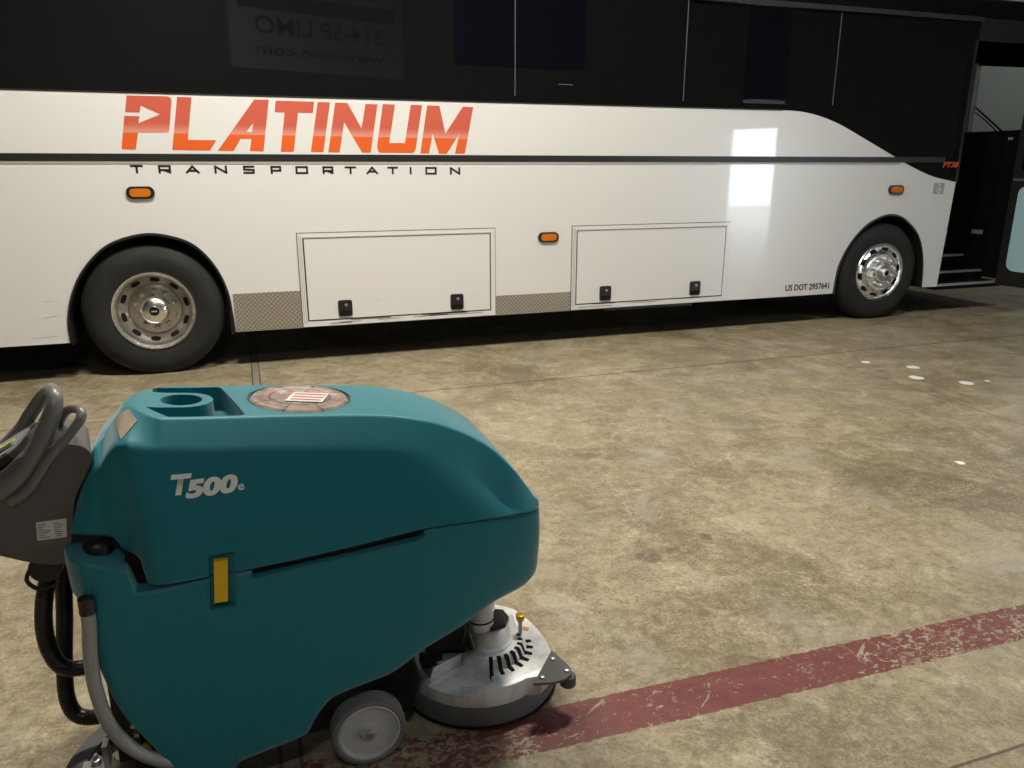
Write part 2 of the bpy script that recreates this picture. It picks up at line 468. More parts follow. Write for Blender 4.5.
def cut(o, bms):
    """subtract solids from a mesh object and bake the result"""
    tools = []
    for b in bms:
        bmesh.ops.recalc_face_normals(b, faces=b.faces[:])
        me = bpy.data.meshes.new('cutter'); b.to_mesh(me); b.free()
        c = bpy.data.objects.new('cutter', me); COL.objects.link(c)
        c.parent = o.parent
        md = o.modifiers.new('cut', 'BOOLEAN'); md.operation = 'DIFFERENCE'; md.solver = 'EXACT'; md.object = c
        tools.append(c)
    bpy.context.view_layer.update()
    dg = bpy.context.evaluated_depsgraph_get()
    me = bpy.data.meshes.new_from_object(o.evaluated_get(dg))
    old = o.data
    o.modifiers.clear(); o.data = me; me.name = o.name
    bpy.data.meshes.remove(old)
    for c in tools:
        mm = c.data; bpy.data.objects.remove(c); bpy.data.meshes.remove(mm)
    for f in me.polygons: f.use_smooth = True
    me.set_sharp_from_angle(angle=math.radians(32))

def text_mesh(s, height, offset=0.0, shear=0.0, width=None, space=1.0, word=1.0, depth=0.0):
    """lettering as a mesh centred on 0 along x with its baseline at y = 0; cap height = height"""
    cu = bpy.data.curves.new('text', 'FONT')
    cu.body = s; cu.size = 1.0; cu.offset = offset; cu.shear = shear; cu.space_character = space; cu.space_word = word
    cu.resolution_u = 4; cu.extrude = depth
    o = bpy.data.objects.new('text', cu); COL.objects.link(o)
    bpy.context.view_layer.update()
    dg = bpy.context.evaluated_depsgraph_get()
    me = bpy.data.meshes.new_from_object(o.evaluated_get(dg))
    bpy.data.objects.remove(o); bpy.data.curves.remove(cu)
    xs = [v.co.x for v in me.vertices]; ys = [v.co.y for v in me.vertices]
    x0, x1, y0, y1 = min(xs), max(xs), min(ys), max(ys)
    sy = height / (y1 - y0); sx = sy if width is None else width / (x1 - x0)
    for v in me.vertices:
        v.co.x = (v.co.x - (x0 + x1) / 2) * sx; v.co.y = (v.co.y - y0) * sy
    return me

def text_obj(name, s, height, m, parent, loc, rot, **kw):
    me = text_mesh(s, height, **kw)
    me.name = name; me.materials.append(m)
    o = bpy.data.objects.new(name, me); COL.objects.link(o)
    o.parent = parent; o.location = loc; o.rotation_euler = rot
    return o

# ------------------------------------------------------------------ the room
WX0, WX1, WY0, WY1, WZ = -10.0, 12.0, -3.5, 15.0, 6.4
def struct(name, bm, m):
    o = finish(name, bm, m); o['kind'] = 'structure'; return o
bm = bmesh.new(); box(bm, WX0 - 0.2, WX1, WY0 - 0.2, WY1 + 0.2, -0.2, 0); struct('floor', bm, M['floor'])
bm = bmesh.new(); box(bm, WX0 - 0.2, WX1 + 0.2, WY0 - 0.2, WY1 + 0.2, WZ, WZ + 0.2); struct('ceiling', bm, M['ceiling'])
bm = bmesh.new(); box(bm, WX0, WX1, WY0 - 0.2, WY0, 0, WZ); struct('wall_back', bm, M['wall'])
bm = bmesh.new(); box(bm, WX0, WX1, WY1, WY1 + 0.2, 0, WZ); struct('wall_far', bm, M['wall'])
bm = bmesh.new(); box(bm, WX0 - 0.2, WX0, WY0, WY1, 0, WZ); struct('wall_left', bm, M['wall'])
DY0, DY1, DZ = 0.72, 2.15, 2.58
bm = bmesh.new()
box(bm, WX1, WX1 + 0.2, WY0, DY0, 0, WZ); box(bm, WX1, WX1 + 0.2, DY1, WY1, 0, WZ); box(bm, WX1, WX1 + 0.2, DY0, DY1, DZ, WZ)
struct('wall_right', bm, M['wall'])
bm = bmesh.new()
box(bm, WX1 - 0.03, WX1 + 0.23, DY0 - 0.08, DY0, 0, DZ + 0.08); box(bm, WX1 - 0.03, WX1 + 0.23, DY1, DY1 + 0.08, 0, DZ + 0.08)
box(bm, WX1 - 0.03, WX1 + 0.23, DY0, DY1, DZ, DZ + 0.08)
struct('trim_1', bm, M['lamp_body'])
bm = bmesh.new(); box(bm, WX1, WX1 + 14, -8, 12, -0.2, 0); struct('ground', bm, M['pave'])

# lamps hung under the ceiling, the last two added as fill
for i, (x, y, w, c) in enumerate(LAMPS):
    e = empty('ceiling_lamp', (x, y, LAMP_Z), BUS_ANG)
    tag(e, 'long white high bay lamp hanging unseen from the dark ceiling', 'lamp', 'high bay lamps under the ceiling')
    bm = bmesh.new(); box(bm, -0.65, 0.65, -0.22, 0.22, 0.0, 0.09); bevel(bm, 0.02); finish('housing', bm, M['lamp_body'], e)
    bm = bmesh.new(); box(bm, -0.58, 0.58, -0.16, 0.16, -0.05, 0.0); finish('diffuser', bm, M['diffuser'], e)
    for s in (-0.5, 0.5):
        bm = bmesh.new(); box(bm, s - 0.008, s + 0.008, -0.008, 0.008, 0.09, WZ - LAMP_Z); finish('hanger', bm, M['steel'], e)

# sign on the wall behind the camera, seen mirrored in the dark coach glass
sg = empty('wall_sign', (3.3, WY0 + 0.001, 4.6), PI)
tag(sg, 'grey limousine sign board with black lettering, seen mirrored in the coach glass', 'sign')
bm = bmesh.new(); box(bm, -2.0, 2.0, -0.04, 0, -0.95, 1.25); finish('board', bm, M['sign_board'], sg)
bm = bmesh.new(); box(bm, -1.8, 1.8, -0.05, -0.041, 0.20, 0.50); finish('band', bm, M['sign_dark'], sg)
for s, h, z, w in (('LIMOUSINE', 0.42, 0.62, 2.7), ('314-SP LIMO', 0.33, -0.26, 2.95), ('www.limo.com', 0.20, -0.66, 2.95)):
    text_obj('lettering', s, h, M['letter_black'], sg, (0, -0.046, z), (PI / 2, 0, 0), offset=0.008, width=w)

# ------------------------------------------------------------------ the coach
bus = empty('coach_bus', BUS_O, BUS_ANG)
tag(bus, 'long white coach bus with black windows and orange red PLATINUM lettering', 'bus')

def arcpts(pts, n=6): return [(q.x, q.z) for q in catmull([(x, 0, z) for x, z in pts], n)]
XL, XB = -4.4, 8.55
rear_arch = arcpts([(-0.653, 0.324), (-0.648, 0.52), (-0.584, 0.74), (-0.463, 0.944), (-0.27, 1.115), (-0.01, 1.19), (0.2, 1.165), (0.375, 1.084), (0.515, 0.912), (0.598, 0.696), (0.622, 0.48), (0.628, 0.327)])
front_arch = arcpts([(7.0, 0.33), (7.035, 0.639), (7.164, 0.889), (7.346, 1.075), (7.54, 1.17), (7.719, 1.195), (7.904, 1.135), (8.126, 0.951), (8.245, 0.68), (8.285, 0.335)])
upper = arcpts([(8.576, 1.539), (8.255, 1.594), (8.024, 1.663), (7.793, 1.749), (7.671, 1.802), (7.418, 1.906), (7.128, 2.027), (6.847, 2.14), (6.578, 2.218), (6.32, 2.259), (6.05, 2.266)], 5)
bm = bmesh.new()
outline = [(XL, 0.325)] + rear_arch + front_arch + [(8.524, 0.333)] + upper + [(XL, 2.266)]
prism(bm, outline, 0.0, 0.05)
finish('body_panel', bm, M['white'], bus)
# black glazing above
bm = bmesh.new()
prism(bm, [(XL, 2.268)] + [(x, z + 0.002) for x, z in reversed(upper)] + [(8.60, 1.541), (8.60, 3.27), (XL, 3.27)], 0.001, 0.05)
finish('window_band', bm, M['glass_black'], bus)
# wheel arch liners
def liner(pts, name):
    bm = bmesh.new()
    inner = [(x * 0.0 + x, z) for x, z in pts]
    cx = (pts[0][0] + pts[-1][0]) / 2
    n = len(pts)
    rings = []
    for y, s in ((-0.012, 1.0), (-0.012, 0.976), (0.75, 0.976), (0.75, 1.0)):
        rings.append([bm.verts.new((cx + (x - cx) * s, y, 0.33 + (z - 0.33) * s)) for x, z in pts])
    for i in range(4):
        for k in range(n - 1):
            bm.faces.new([rings[i][k], rings[i][k + 1], rings[(i + 1) % 4][k + 1], rings[(i + 1) % 4][k]])
    for k in (0, n - 1): bm.faces.new([r[k] for r in rings])
    return finish(name, bm, M['black'], bus, 40)
liner(rear_arch, 'wheel_arch'); liner(front_arch, 'wheel_arch')
# stripe along the waist with its pale lip
bm = bmesh.new(); box(bm, XL, 8.36, -0.008, 0.0, 1.755, 1.812); finish('waist_stripe', bm, M['stripe'], bus)
bm = bmesh.new(); box(bm, XL, 7.72, -0.005, 0.0, 1.735, 1.755); finish('stripe_lip', bm, M['trim_grey'], bus)
bm = bmesh.new(); box(bm, XL, 6.1, -0.004, 0.0, 2.262, 2.274); finish('glass_seal', bm, M['stripe'], bus)
# glass seams and darker panes
for x in (3.199, 4.935, 6.72):
    bm = bmesh.new(); box(bm, x - 0.004, x + 0.004, -0.0045, 0.001, 2.33, 3.22); finish('glass_seam', bm, M['seam_grey'], bus)
def rrect(x0, x1, z0, z1, r, n=5):
    out = []
    for cx, cz, a0 in ((x1 - r, z1 - r, 0), (x0 + r, z1 - r, PI / 2), (x0 + r, z0 + r, PI), (x1 - r, z0 + r, 1.5 * PI)):
        for k in range(n + 1):
            a = a0 + PI / 2 * k / n
            out.append((cx + r * math.cos(a), cz + r * math.sin(a)))
    return out
for x0, x1, z0 in ((2.64, 3.88, 2.57), (5.62, 6.12, 2.36)):
    bm = bmesh.new(); prism(bm, rrect(x0, x1, z0, 3.19, 0.06), -0.003, 0.002); finish('window_pane', bm, M['pane_black'], bus)
bm = bmesh.new(); box(bm, 5.62, 6.12, -0.006, 0.002, 2.325, 2.355); finish('window_sill', bm, M['rail_grey'], bus)
bm = bmesh.new(); box(bm, 3.62, 3.76, -0.004, 0.001, 2.435, 2.442); finish('scratch', bm, M['seam_grey'], bus)
# roof with rounded shoulders
bm = bmesh.new()
sec = [(0.0, 3.27), (0.01, 3.36), (0.05, 3.44), (0.14, 3.50), (0.4, 3.55), (1.27, 3.57), (2.14, 3.55), (2.40, 3.50), (2.50, 3.42), (2.54, 3.27)]
R = [[bm.verts.new((x, y, z)) for y, z in sec] for x in (XL, 10.1)]
for k in range(len(sec) - 1): bm.faces.new([R[0][k], R[0][k + 1], R[1][k + 1], R[1][k]])
bm.faces.new([R[0][0], R[0][-1], R[1][-1], R[1][0]])
bm.faces.new(R[0]); bm.faces.new(R[1])
finish('roof', bm, M['glass_black'], bus, 50)
bm = bmesh.new(); box(bm, 4.95, 8.6, -0.03, 0.0, 3.23, 3.275); finish('roof_rail', bm, M['rail_grey'], bus)
# far side, rear wall, chassis, cabin floor
bm = bmesh.new(); box(bm, XL, 10.05, 2.49, 2.54, 0.33, 3.27); finish('far_side_panel', bm, M['white'], bus)
bm = bmesh.new(); box(bm, XL, XL + 0.05, 0.05, 2.49, 0.33, 3.27); finish('rear_panel', bm, M['white'], bus)
bm = bmesh.new()
for x0, x1 in ((XL + 0.05, -0.74), (0.72, 6.93), (8.36, 8.56)): box(bm, x0, x1, 0.055, 2.48, 0.36, 1.3)
box(bm, XL + 0.05, 8.56, 0.055, 2.48, 1.3, 1.4)
for xw in (0.0, 7.643): box(bm, xw - 0.09, xw + 0.09, 0.36, 2.2, 0.44, 0.62)
finish('chassis', bm, M['matt_black'], bus)
bm = bmesh.new(); box(bm, 4.4, 5.5, 0.5, 1.3, 0.20, 0.36); bevel(bm, 0.05); finish('drain_tank', bm, M['plate_grey'], bus)
bm = bmesh.new(); box(bm, 8.50, 8.56, 0.055, 2.48, 1.4, 3.27); finish('partition', bm, M['interior'], bus)

# luggage doors
def luggage(x0, x1, z0, z1, hx, worn):
    bm = bmesh.new(); box(bm, x0 + 0.055, x1 - 0.055, -0.014, -0.001, z0 + 0.06, z1 - 0.045); bevel(bm, 0.004, 2)
    d = finish('luggage_door', bm, M['white'], bus)
    bm = bmesh.new()
    prism(bm, [(x0, z0), (x1, z0), (x1, z1), (x0, z1)], -0.012, -0.0005, holes=[[(x0 + 0.042, z0 + 0.047), (x1 - 0.042, z0 + 0.047), (x1 - 0.042, z1 - 0.035), (x0 + 0.042, z1 - 0.035)]])
    bevel(bm, 0.003, 1); finish('door_frame', bm, M['white'], d)
    bm = bmesh.new()
    prism(bm, [(x0 - 0.006, z0 - 0.006), (x1 + 0.006, z0 - 0.006), (x1 + 0.006, z1 + 0.006), (x0 - 0.006, z1 + 0.006)], -0.004, -0.0002)
    finish('door_gap', bm, M['gap'], d)
    bm = bmesh.new(); box(bm, x0 + 0.042, x1 - 0.042, -0.020, -0.011, z1 - 0.041, z1 - 0.033); finish('rain_lip', bm, M['trim_grey'], d)
    bm = bmesh.new()
    box(bm, x0 + 0.010, x0 + 0.016, -0.0145, -0.011, z0 + 0.03, z1 - 0.02); box(bm, x0 + 0.026, x0 + 0.031, -0.0145, -0.011, z0 + 0.03, z1 - 0.02)
    finish('hinge_strip', bm, M['trim_grey'], d)
    bm = bmesh.new()
    n = 9 if worn else 4
    for k in range(n):
        xa = random.uniform(x0 + 0.02, x1 - 0.5); ln = random.uniform(0.15, 0.5); zz = z0 + random.uniform(0.008, 0.055)
        box(bm, xa, xa + ln, -0.0148, -0.0115, zz, zz + random.uniform(0.002, 0.005))
    finish('scuff', bm, M['gap'], d)
    for x in hx:
        bm = bmesh.new(); prism(bm, rrect(x - 0.062, x + 0.062, 0.412, 0.558, 0.018), -0.026, -0.013); bevel(bm, 0.003, 1)
        h = finish('handle', bm, M['black'], d)
        bm = bmesh.new(); box(bm, x - 0.045, x + 0.045, -0.034, -0.026, 0.425, 0.462); bevel(bm, 0.004, 1); finish('paddle', bm, M['matt_black'], h)
        bm = bmesh.new(); lathe(bm, [(0.014, 0.0), (0.014, -0.007), (0.009, -0.009)], 'y', 16, (x + 0.008, -0.026, 0.515)); finish('lock', bm, M['steel'], h, 40)
luggage(1.20, 2.998, 0.333, 1.155, (1.575, 2.615), True)
luggage(3.79, 5.577, 0.333, 1.154, (4.157, 5.192), False)
# tread plates on the sill
for x0, x1, z1 in ((0.632, 1.192, 0.66), (3.006, 3.782, 0.517)):
    bm = bmesh.new(); box(bm, x0, x1, -0.006, 0.0, 0.327, z1); finish('tread_plate', bm, M['tread'], bus)
# scratches near the tail
bm = bmesh.new()
for x0, z0, x1, z1, w in ((-0.95, 0.515, -0.68, 0.555, 0.004), (-0.82, 0.535, -0.73, 0.548, 0.009), (-0.92, 0.375, -0.74, 0.385, 0.008), (-0.85, 0.67, -0.68, 0.672, 0.003), (-0.80, 0.668, -0.75, 0.670, 0.008)):
    prism(bm, [(x0, z0), (x1, z1), (x1, z1 + w * 0.6), (x0, z0 + w * 0.4)], -0.0012, None)
finish('scratch_marks', bm, M['trim_grey'], bus)
# marker lamps
for cx, cz in ((0.013, 1.512), (3.538, 1.058), (7.71, 1.463)):
    bm = bmesh.new(); prism(bm, rrect(cx - 0.105, cx + 0.105, cz - 0.048, cz + 0.048, 0.047, 8), -0.018, -0.0005); bevel(bm, 0.004, 1)
    l = finish('marker_lamp', bm, M['black'], bus)
    bm = bmesh.new(); prism(bm, rrect(cx - 0.078, cx + 0.078, cz - 0.032, cz + 0.032, 0.030, 8), -0.030, -0.017); bevel(bm, 0.006, 2)
    finish('lens', bm, M['amber'], l, 30)
# PLATINUM
LET = {
'P': [(0.003,2.246),(0.295,2.246),(0.313,2.240),(0.322,2.221),(0.281,1.997),(0.276,1.982),(0.265,1.975),(0.051,1.972),(0.018,1.843),(-0.083,1.845),(-0.033,2.095),(0.074,2.093),(0.062,2.042),(0.226,2.111),(0.093,2.174),(0.08,2.122),(-0.024,2.123)],
'L': [(0.365,2.244),(0.471,2.244),(0.41,1.921),(0.624,1.919),(0.568,1.838),(0.285,1.842)],
'A': [(0.946,2.24),(1.059,2.24),(0.984,1.834),(0.877,1.837),(0.897,1.933),(0.812,1.932),(0.751,1.837),(0.628,1.838)],
'T': [(1.114,2.235),(1.422,2.234),(1.405,2.145),(1.285,2.145),(1.227,1.833),(1.122,1.832),(1.177,2.144),(1.098,2.146)],
'I': [(1.45,2.232),(1.551,2.233),(1.471,1.832),(1.368,1.833)],
'N': [(1.594,2.231),(1.696,2.231),(1.804,2.028),(1.849,2.227),(1.95,2.226),(1.873,1.83),(1.799,1.829),(1.66,2.077),(1.607,1.83),(1.513,1.831)],
'U': [(1.996,2.229),(2.102,2.228),(2.038,1.911),(2.176,1.911),(2.24,2.229),(2.34,2.229),(2.27,1.862),(2.257,1.838),(2.236,1.829),(1.957,1.83),(1.936,1.842),(1.932,1.89)],
'M': [(2.385,2.227),(2.495,2.227),(2.543,1.995),(2.709,2.224),(2.804,2.223),(2.72,1.825),(2.628,1.824),(2.669,1.991),(2.552,1.824),(2.481,1.823),(2.428,1.993),(2.389,1.825),(2.311,1.826)]}
bm = bmesh.new()
for k, v in LET.items():
    prism(bm, v, -0.0016, None, holes=[[(0.923,2.059),(0.906,1.986),(0.863,1.988)]] if k == 'A' else ())
finish('platinum_lettering', bm, M['letter_print'], bus)
# TRANSPORTATION: wide technical capitals drawn as strokes on a unit box
ST = {'T': [[(0, 1), (1, 1)], [(0.5, 1), (0.5, 0)]], 'R': [[(0, 0), (0, 1), (1, 1), (1, 0.38), (0, 0.38)], [(0.45, 0.38), (1, 0)]],
      'A': [[(0, 0), (0.5, 1), (1, 0)], [(0.22, 0.3), (0.78, 0.3)]], 'N': [[(0, 0), (0, 1), (1, 0), (1, 1)]],
      'S': [[(1, 1), (0, 1), (0, 0.54), (1, 0.46), (1, 0), (0, 0)]], 'P': [[(0, 0), (0, 1), (1, 1), (1, 0.38), (0, 0.38)]],
      'O': [[(0, 0), (1, 0), (1, 1), (0, 1), (0, 0)]], 'I': [[(0.5, 0), (0.5, 1)]]}
POS = [('T', -0.04, 0.054), ('R', 0.164, 0.259), ('A', 0.367, 0.473), ('N', 0.586, 0.685), ('S', 0.81, 0.901), ('P', 1.028, 1.115), ('O', 1.23, 1.334), ('R', 1.454, 1.546), ('T', 1.642, 1.741), ('A', 1.827, 1.929), ('T', 2.011, 2.106), ('I', 2.206, 2.231), ('O', 2.351, 2.455), ('N', 2.578, 2.674)]
bm = bmesh.new()
w = 0.0085
for ch, x0, x1 in POS:
    zb = 1.660 - 0.0072 * x0; H = 0.066
    for st in ST[ch]:
        q = [Vector((x0 + w + (x1 - x0 - 2 * w) * a, zb + w + (H - 2 * w) * b)) for a, b in st]
        for a, b in zip(q[:-1], q[1:]):
            d = (b - a).normalized(); nn = Vector((-d.y, d.x)) * w; d = d * w * 0.9
            bm.faces.new([bm.verts.new((s.x, -0.0016, s.y)) for s in (a - d - nn, b + d - nn, b + d + nn, a - d + nn)])
finish('transportation_lettering', bm, M['letter_black'], bus)
text_obj('registration_lettering', 'US DOT 2957641', 0.072, M['letter_black'], bus, (6.645, -0.0016, 0.388), (PI / 2, 0, 0), offset=0.032, width=0.59)
text_obj('number_lettering', 'PT38', 0.062, M['letter_red'], bus, (8.46, -0.0016, 1.70), (PI / 2, 0, 0), offset=0.03, shear=0.3, width=0.235)
# small access badge
bm = bmesh.new(); prism(bm, rrect(8.255, 8.41, 1.408, 1.532, 0.012), -0.004, -0.0005); bd = finish('access_badge', bm, M['badge_grey'], bus)
bm = bmesh.new()
box(bm, 8.325, 8.337, -0.0062, -0.004, 1.462, 1.505); box(bm, 8.325, 8.362, -0.0062, -0.004, 1.452, 1.464); box(bm, 8.352, 8.362, -0.0062, -0.004, 1.43, 1.456)
lathe(bm, [(0.010, -0.0062), (0.010, -0.004)], 'y', 12, (8.331, 0, 1.515))
for k in range(14):
    a = PI * 0.75 + 1.35 * PI * k / 14; a2 = PI * 0.75 + 1.35 * PI * (k + 1) / 14
    bm.faces.new([bm.verts.new((8.333 + r * math.cos(q), -0.006, 1.449 + r * math.sin(q))) for r, q in ((0.022, a), (0.022, a2), (0.029, a2), (0.029, a))])
finish('wheelchair_symbol', bm, M['badge_white'], bd)

# wheels
def wheel(cx, front):
    R0 = 0.5375
    bm = bmesh.new()
    prof = [(0.292, 0.03), (0.300, 0.008), (0.325, -0.004), (0.37, -0.016), (0.42, -0.020), (0.455, -0.014), (0.462, -0.010), (0.492, 0.004), (0.515, 0.022), (0.530, 0.046), (0.5375, 0.075), (0.5375, 0.25), (0.52, 0.29), (0.45, 0.32), (0.29, 0.30)]
    if not front: prof = prof[:11] + [(0.5375, 0.26), (0.50, 0.30), (0.43, 0.315), (0.43, 0.345), (0.50, 0.36), (0.5375, 0.40), (0.5375, 0.58), (0.50, 0.64), (0.29, 0.64)]
    lathe(bm, prof, 'y', 72, (0, 0, 0), closed=True)
    w = finish('tyre', bm, M['tyre'], bus, 40, loc=(cx, 0.012, R0 * 1.035 - 0.012))
    w.scale = (1.035, 1, 1.035)
    if front:
        rp = [(0.300, 0.02), (0.303, 0.0), (0.296, -0.012), (0.288, -0.008), (0.280, 0.008), (0.262, 0.012), (0.215, -0.002), (0.200, -0.012), (0.194, -0.03), (0.188, -0.036), (0.11, -0.038), (0.10, -0.03), (0.0, -0.03)]
        hole_r, hole_y, nut_r, nut_y = 0.236, 0.003, 0.148, -0.038
    else:
        rp = [(0.300, 0.02), (0.303, 0.0), (0.296, -0.012), (0.288, -0.010), (0.280, 0.004), (0.268, 0.02), (0.262, 0.055), (0.254, 0.085), (0.205, 0.128), (0.196, 0.138), (0.190, 0.130), (0.184, 0.126), (0.11, 0.126), (0.0, 0.126)]
        hole_r, hole_y, nut_r, nut_y = 0.231, 0.108, 0.152, 0.126
    bm = bmesh.new()
    lathe(bm, rp, 'y', 80, caps=(False, True))
    if front:
        m_r = [M['chrome'], M['matt_black']]
    else:
        m_r = [M['chrome'], M['matt_black'], M['alu_dull']]
        for f in bm.faces:
            c = f.calc_center_median(); rr = math.hypot(c.x, c.z)
            if rr < 0.259: f.material_index = 2
    # hand holes: dark rounded slots let into the disc
    for k in range(10):
        a = 2 * PI * (k + (0.25 if front else 0.35)) / 10
        slope = -0.3 if front else -0.88
        e1 = Vector((-math.sin(a), 0, math.cos(a)))
        e2 = Vector((math.cos(a), slope * 1.0, math.sin(a))).normalized()
        c = Vector((hole_r * math.cos(a), hole_y - 0.006, hole_r * math.sin(a)))
        vs = []
        for j in range(16):
            b = 2 * PI * j / 16
            sx = math.copysign(abs(math.cos(b)) ** 0.7, math.cos(b)); sy = math.copysign(abs(math.sin(b)) ** 0.7, math.sin(b))
            vs.append(bm.verts.new(c + e1 * 0.036 * sx + e2 * 0.021 * sy))
        f = bm.faces.new(vs); f.material_index = 1
    rim = finish('rim', bm, m_r, w, 35)
    rim.scale = (1.055, 1, 1.055)
    for k in range(10):
        a = 2 * PI * (k + 0.5) / 10
        bm = bmesh.new()
        d = -1
        lathe(bm, [(0.026, 0.0), (0.026, d * 0.008), (0.020, d * 0.009), (0.020, d * 0.036), (0.013, d * 0.045)], 'y', 12, (nut_r * math.cos(a), nut_y, nut_r * math.sin(a)))
        finish('lug_nut', bm, M['chrome'] if front else M['alu_dull'], w, 40)
    bm = bmesh.new()
    if front:
        lathe(bm, [(0.098, -0.030), (0.096, -0.055), (0.070, -0.060), (0.066, -0.062), (0.062, -0.10), (0.052, -0.112), (0.030, -0.114), (0.028, -0.109), (0.0, -0.109)], 'y', 40)
        for f in bm.faces:
            c = f.calc_center_median()
            if math.hypot(c.x, c.z) < 0.026: f.material_index = 1
        finish('hub_cap', bm, [M['alu_dull'], M['matt_black']], w, 35)
    else:
        lathe(bm, [(0.118, 0.126), (0.114, 0.06), (0.109, 0.042), (0.098, 0.026), (0.075, 0.012), (0.055, 0.006), (0.040, 0.004), (0.038, 0.002), (0.0, 0.002)], 'y', 48)
        for f in bm.faces:
            c = f.calc_center_median()
            if math.hypot(c.x, c.z) < 0.0385: f.material_index = 1
        finish('hub_cap', bm, [M['chrome'], M['matt_black']], w, 35)
        text_obj('hub_lettering', 'mci', 0.014, M['badge_white'], w, (0, 0.0005, -0.007), (PI / 2, 0, 0), offset=0.02, width=0.04)
wheel(0.0, False)
wheel(7.643, True)
# tyres on the far side
for cx in (0.0, 7.643):
    bm = bmesh.new(); lathe(bm, [(0.30, 0.0), (0.42, 0.02), (0.52, 0.02), (0.5375, -0.06), (0.5375, -0.25), (0.50, -0.30), (0.30, -0.28)], 'y', 48)
    finish('tyre', bm, M['tyre'], bus, 40, loc=(cx, 2.45, 0.5375))
# mud flaps
for x in (-0.64, 0.60):
    bm = bmesh.new(); box(bm, x - 0.008, x + 0.008, 0.02, 0.5, 0.30, 0.52); finish('mud_flap', bm, M['black'], bus)

# entrance: jamb, steps, dashboard, windscreen, open door
bm = bmesh.new(); box(bm, 9.62, 9.70, 0.0, 0.06, 0.33, 3.27); box(bm, 8.60, 9.70, 0.0, 0.05, 3.05, 3.27); box(bm, 8.56, 8.60, 0.0, 0.06, 1.54, 3.05)
finish('door_frame', bm, M['black'], bus)
bm = bmesh.new(); box(bm, 9.70, 10.02, 0.0, 0.05, 0.33, 2.12); box(bm, 9.70, 10.02, 0, 0.05, 2.98, 3.27); finish('front_corner_panel', bm, M['black'], bus)
for y0, y1, z in ((0.06, 0.34, 0.345), (0.34, 0.64, 0.452), (0.64, 0.94, 0.615), (0.94, 2.48, 0.88)):
    bm = bmesh.new(); box(bm, 8.57, 9.62, y0, y1, max(0.28, z - 0.22), z)
    s = finish('step', bm, M['interior'], bus)
    bm = bmesh.new(); box(bm, 8.57, 9.60, y0 - 0.008, y0 + 0.035, z - 0.022, z + 0.003)
    finish('step_edge', bm, M['step_edge'], s)
bm = bmesh.new(); box(bm, 9.62, 10.0, 0.10, 2.48, 0.36, 2.13); bevel(bm, 0.04); dsh = finish('dashboard', bm, M['interior'], bus)
bm = bmesh.new(); box(bm, 9.612, 9.622, 0.42, 0.58, 0.885, 0.935); finish('nameplate', bm, M['step_edge'], dsh)
bm = bmesh.new(); box(bm, 9.612, 9.622, 0.22, 0.28, 2.02, 2.05); finish('switch', bm, M['step_edge'], dsh)
bm = bmesh.new(); box(bm, 10.0, 10.05, 0.0, 2.5, 0.33, 2.12); box(bm, 10.0, 10.05, 1.29, 2.5, 2.12, 3.0)
vs = [[bm.verts.new((x, y, z)) for y, z in ((0.0, 2.80), (1.29, 2.985), (2.5, 2.985), (2.5, 3.27), (0.0, 3.27))] for x in (10.0, 10.05)]
bm.faces.new(vs[0]); bm.faces.new(vs[1])
for k in range(5): bm.faces.new([vs[0][k], vs[0][(k + 1) % 5], vs[1][(k + 1) % 5], vs[1][k]])
finish('front_panel', bm, M['interior'], bus)
bm = bmesh.new(); box(bm, 9.98, 10.06, 1.20, 1.29, 2.12, 3.0); finish('windscreen_post', bm, M['badge_white'], bus)
bm = bmesh.new(); box(bm, 10.02, 10.03, 0.05, 1.20, 2.12, 3.0); ws = finish('windscreen', bm, M['glass'], bus)
bm = bmesh.new(); tube(bm, [(10.06, 1.20, 2.46), (10.06, 1.0, 2.32), (10.06, 0.72, 2.12)], 0.011); tube(bm, [(10.06, 1.19, 2.40), (10.06, 0.98, 2.26), (10.06, 0.80, 2.12)], 0.008)
finish('wiper', bm, M['matt_black'], bus, 40)
# the opened door leaf stands out from the side
dl = empty('entry_door', (9.45, -0.02, 0), math.radians(-84)); dl.parent = bus
bm = bmesh.new(); prism(bm, [(0, 0.32), (0.92, 0.32), (0.92, 3.02), (0, 3.02)], -0.03, 0.03, holes=[rrect(0.08, 0.84, 1.62, 2.92, 0.08), rrect(0.09, 0.82, 0.50, 1.50, 0.10)])
finish('door_leaf', bm, M['black'], dl)
bm = bmesh.new(); prism(bm, rrect(0.08, 0.84, 1.62, 2.92, 0.08), -0.006, 0.006); finish('upper_glass', bm, M['pane_black'], dl)
bm = bmesh.new(); prism(bm, rrect(0.09, 0.82, 0.50, 1.50, 0.10), -0.02, 0.012); finish('lower_glass', bm, M['door_blue'], dl)
bm = bmesh.new(); box(bm, 0.02, 0.90, -0.045, -0.03, 1.545, 1.575); finish('handrail', bm, M['seam_grey'], dl)
# hanging mirror at the front corner
bm = bmesh.new()
tube(bm, [(10.05, 0.3, 3.3), (10.0, -0.25, 3.36), (9.85, -0.60, 3.34), (9.72, -0.68, 3.22)], 0.022)
mr = finish('mirror_arm', bm, M['matt_black'], bus, 40)
bm = bmesh.new(); prism(bm, rrect(9.50, 9.92, 2.84, 3.26, 0.12), -0.76, -0.64); bevel(bm, 0.03, 2); finish('mirror_head', bm, M['matt_black'], mr, 40)

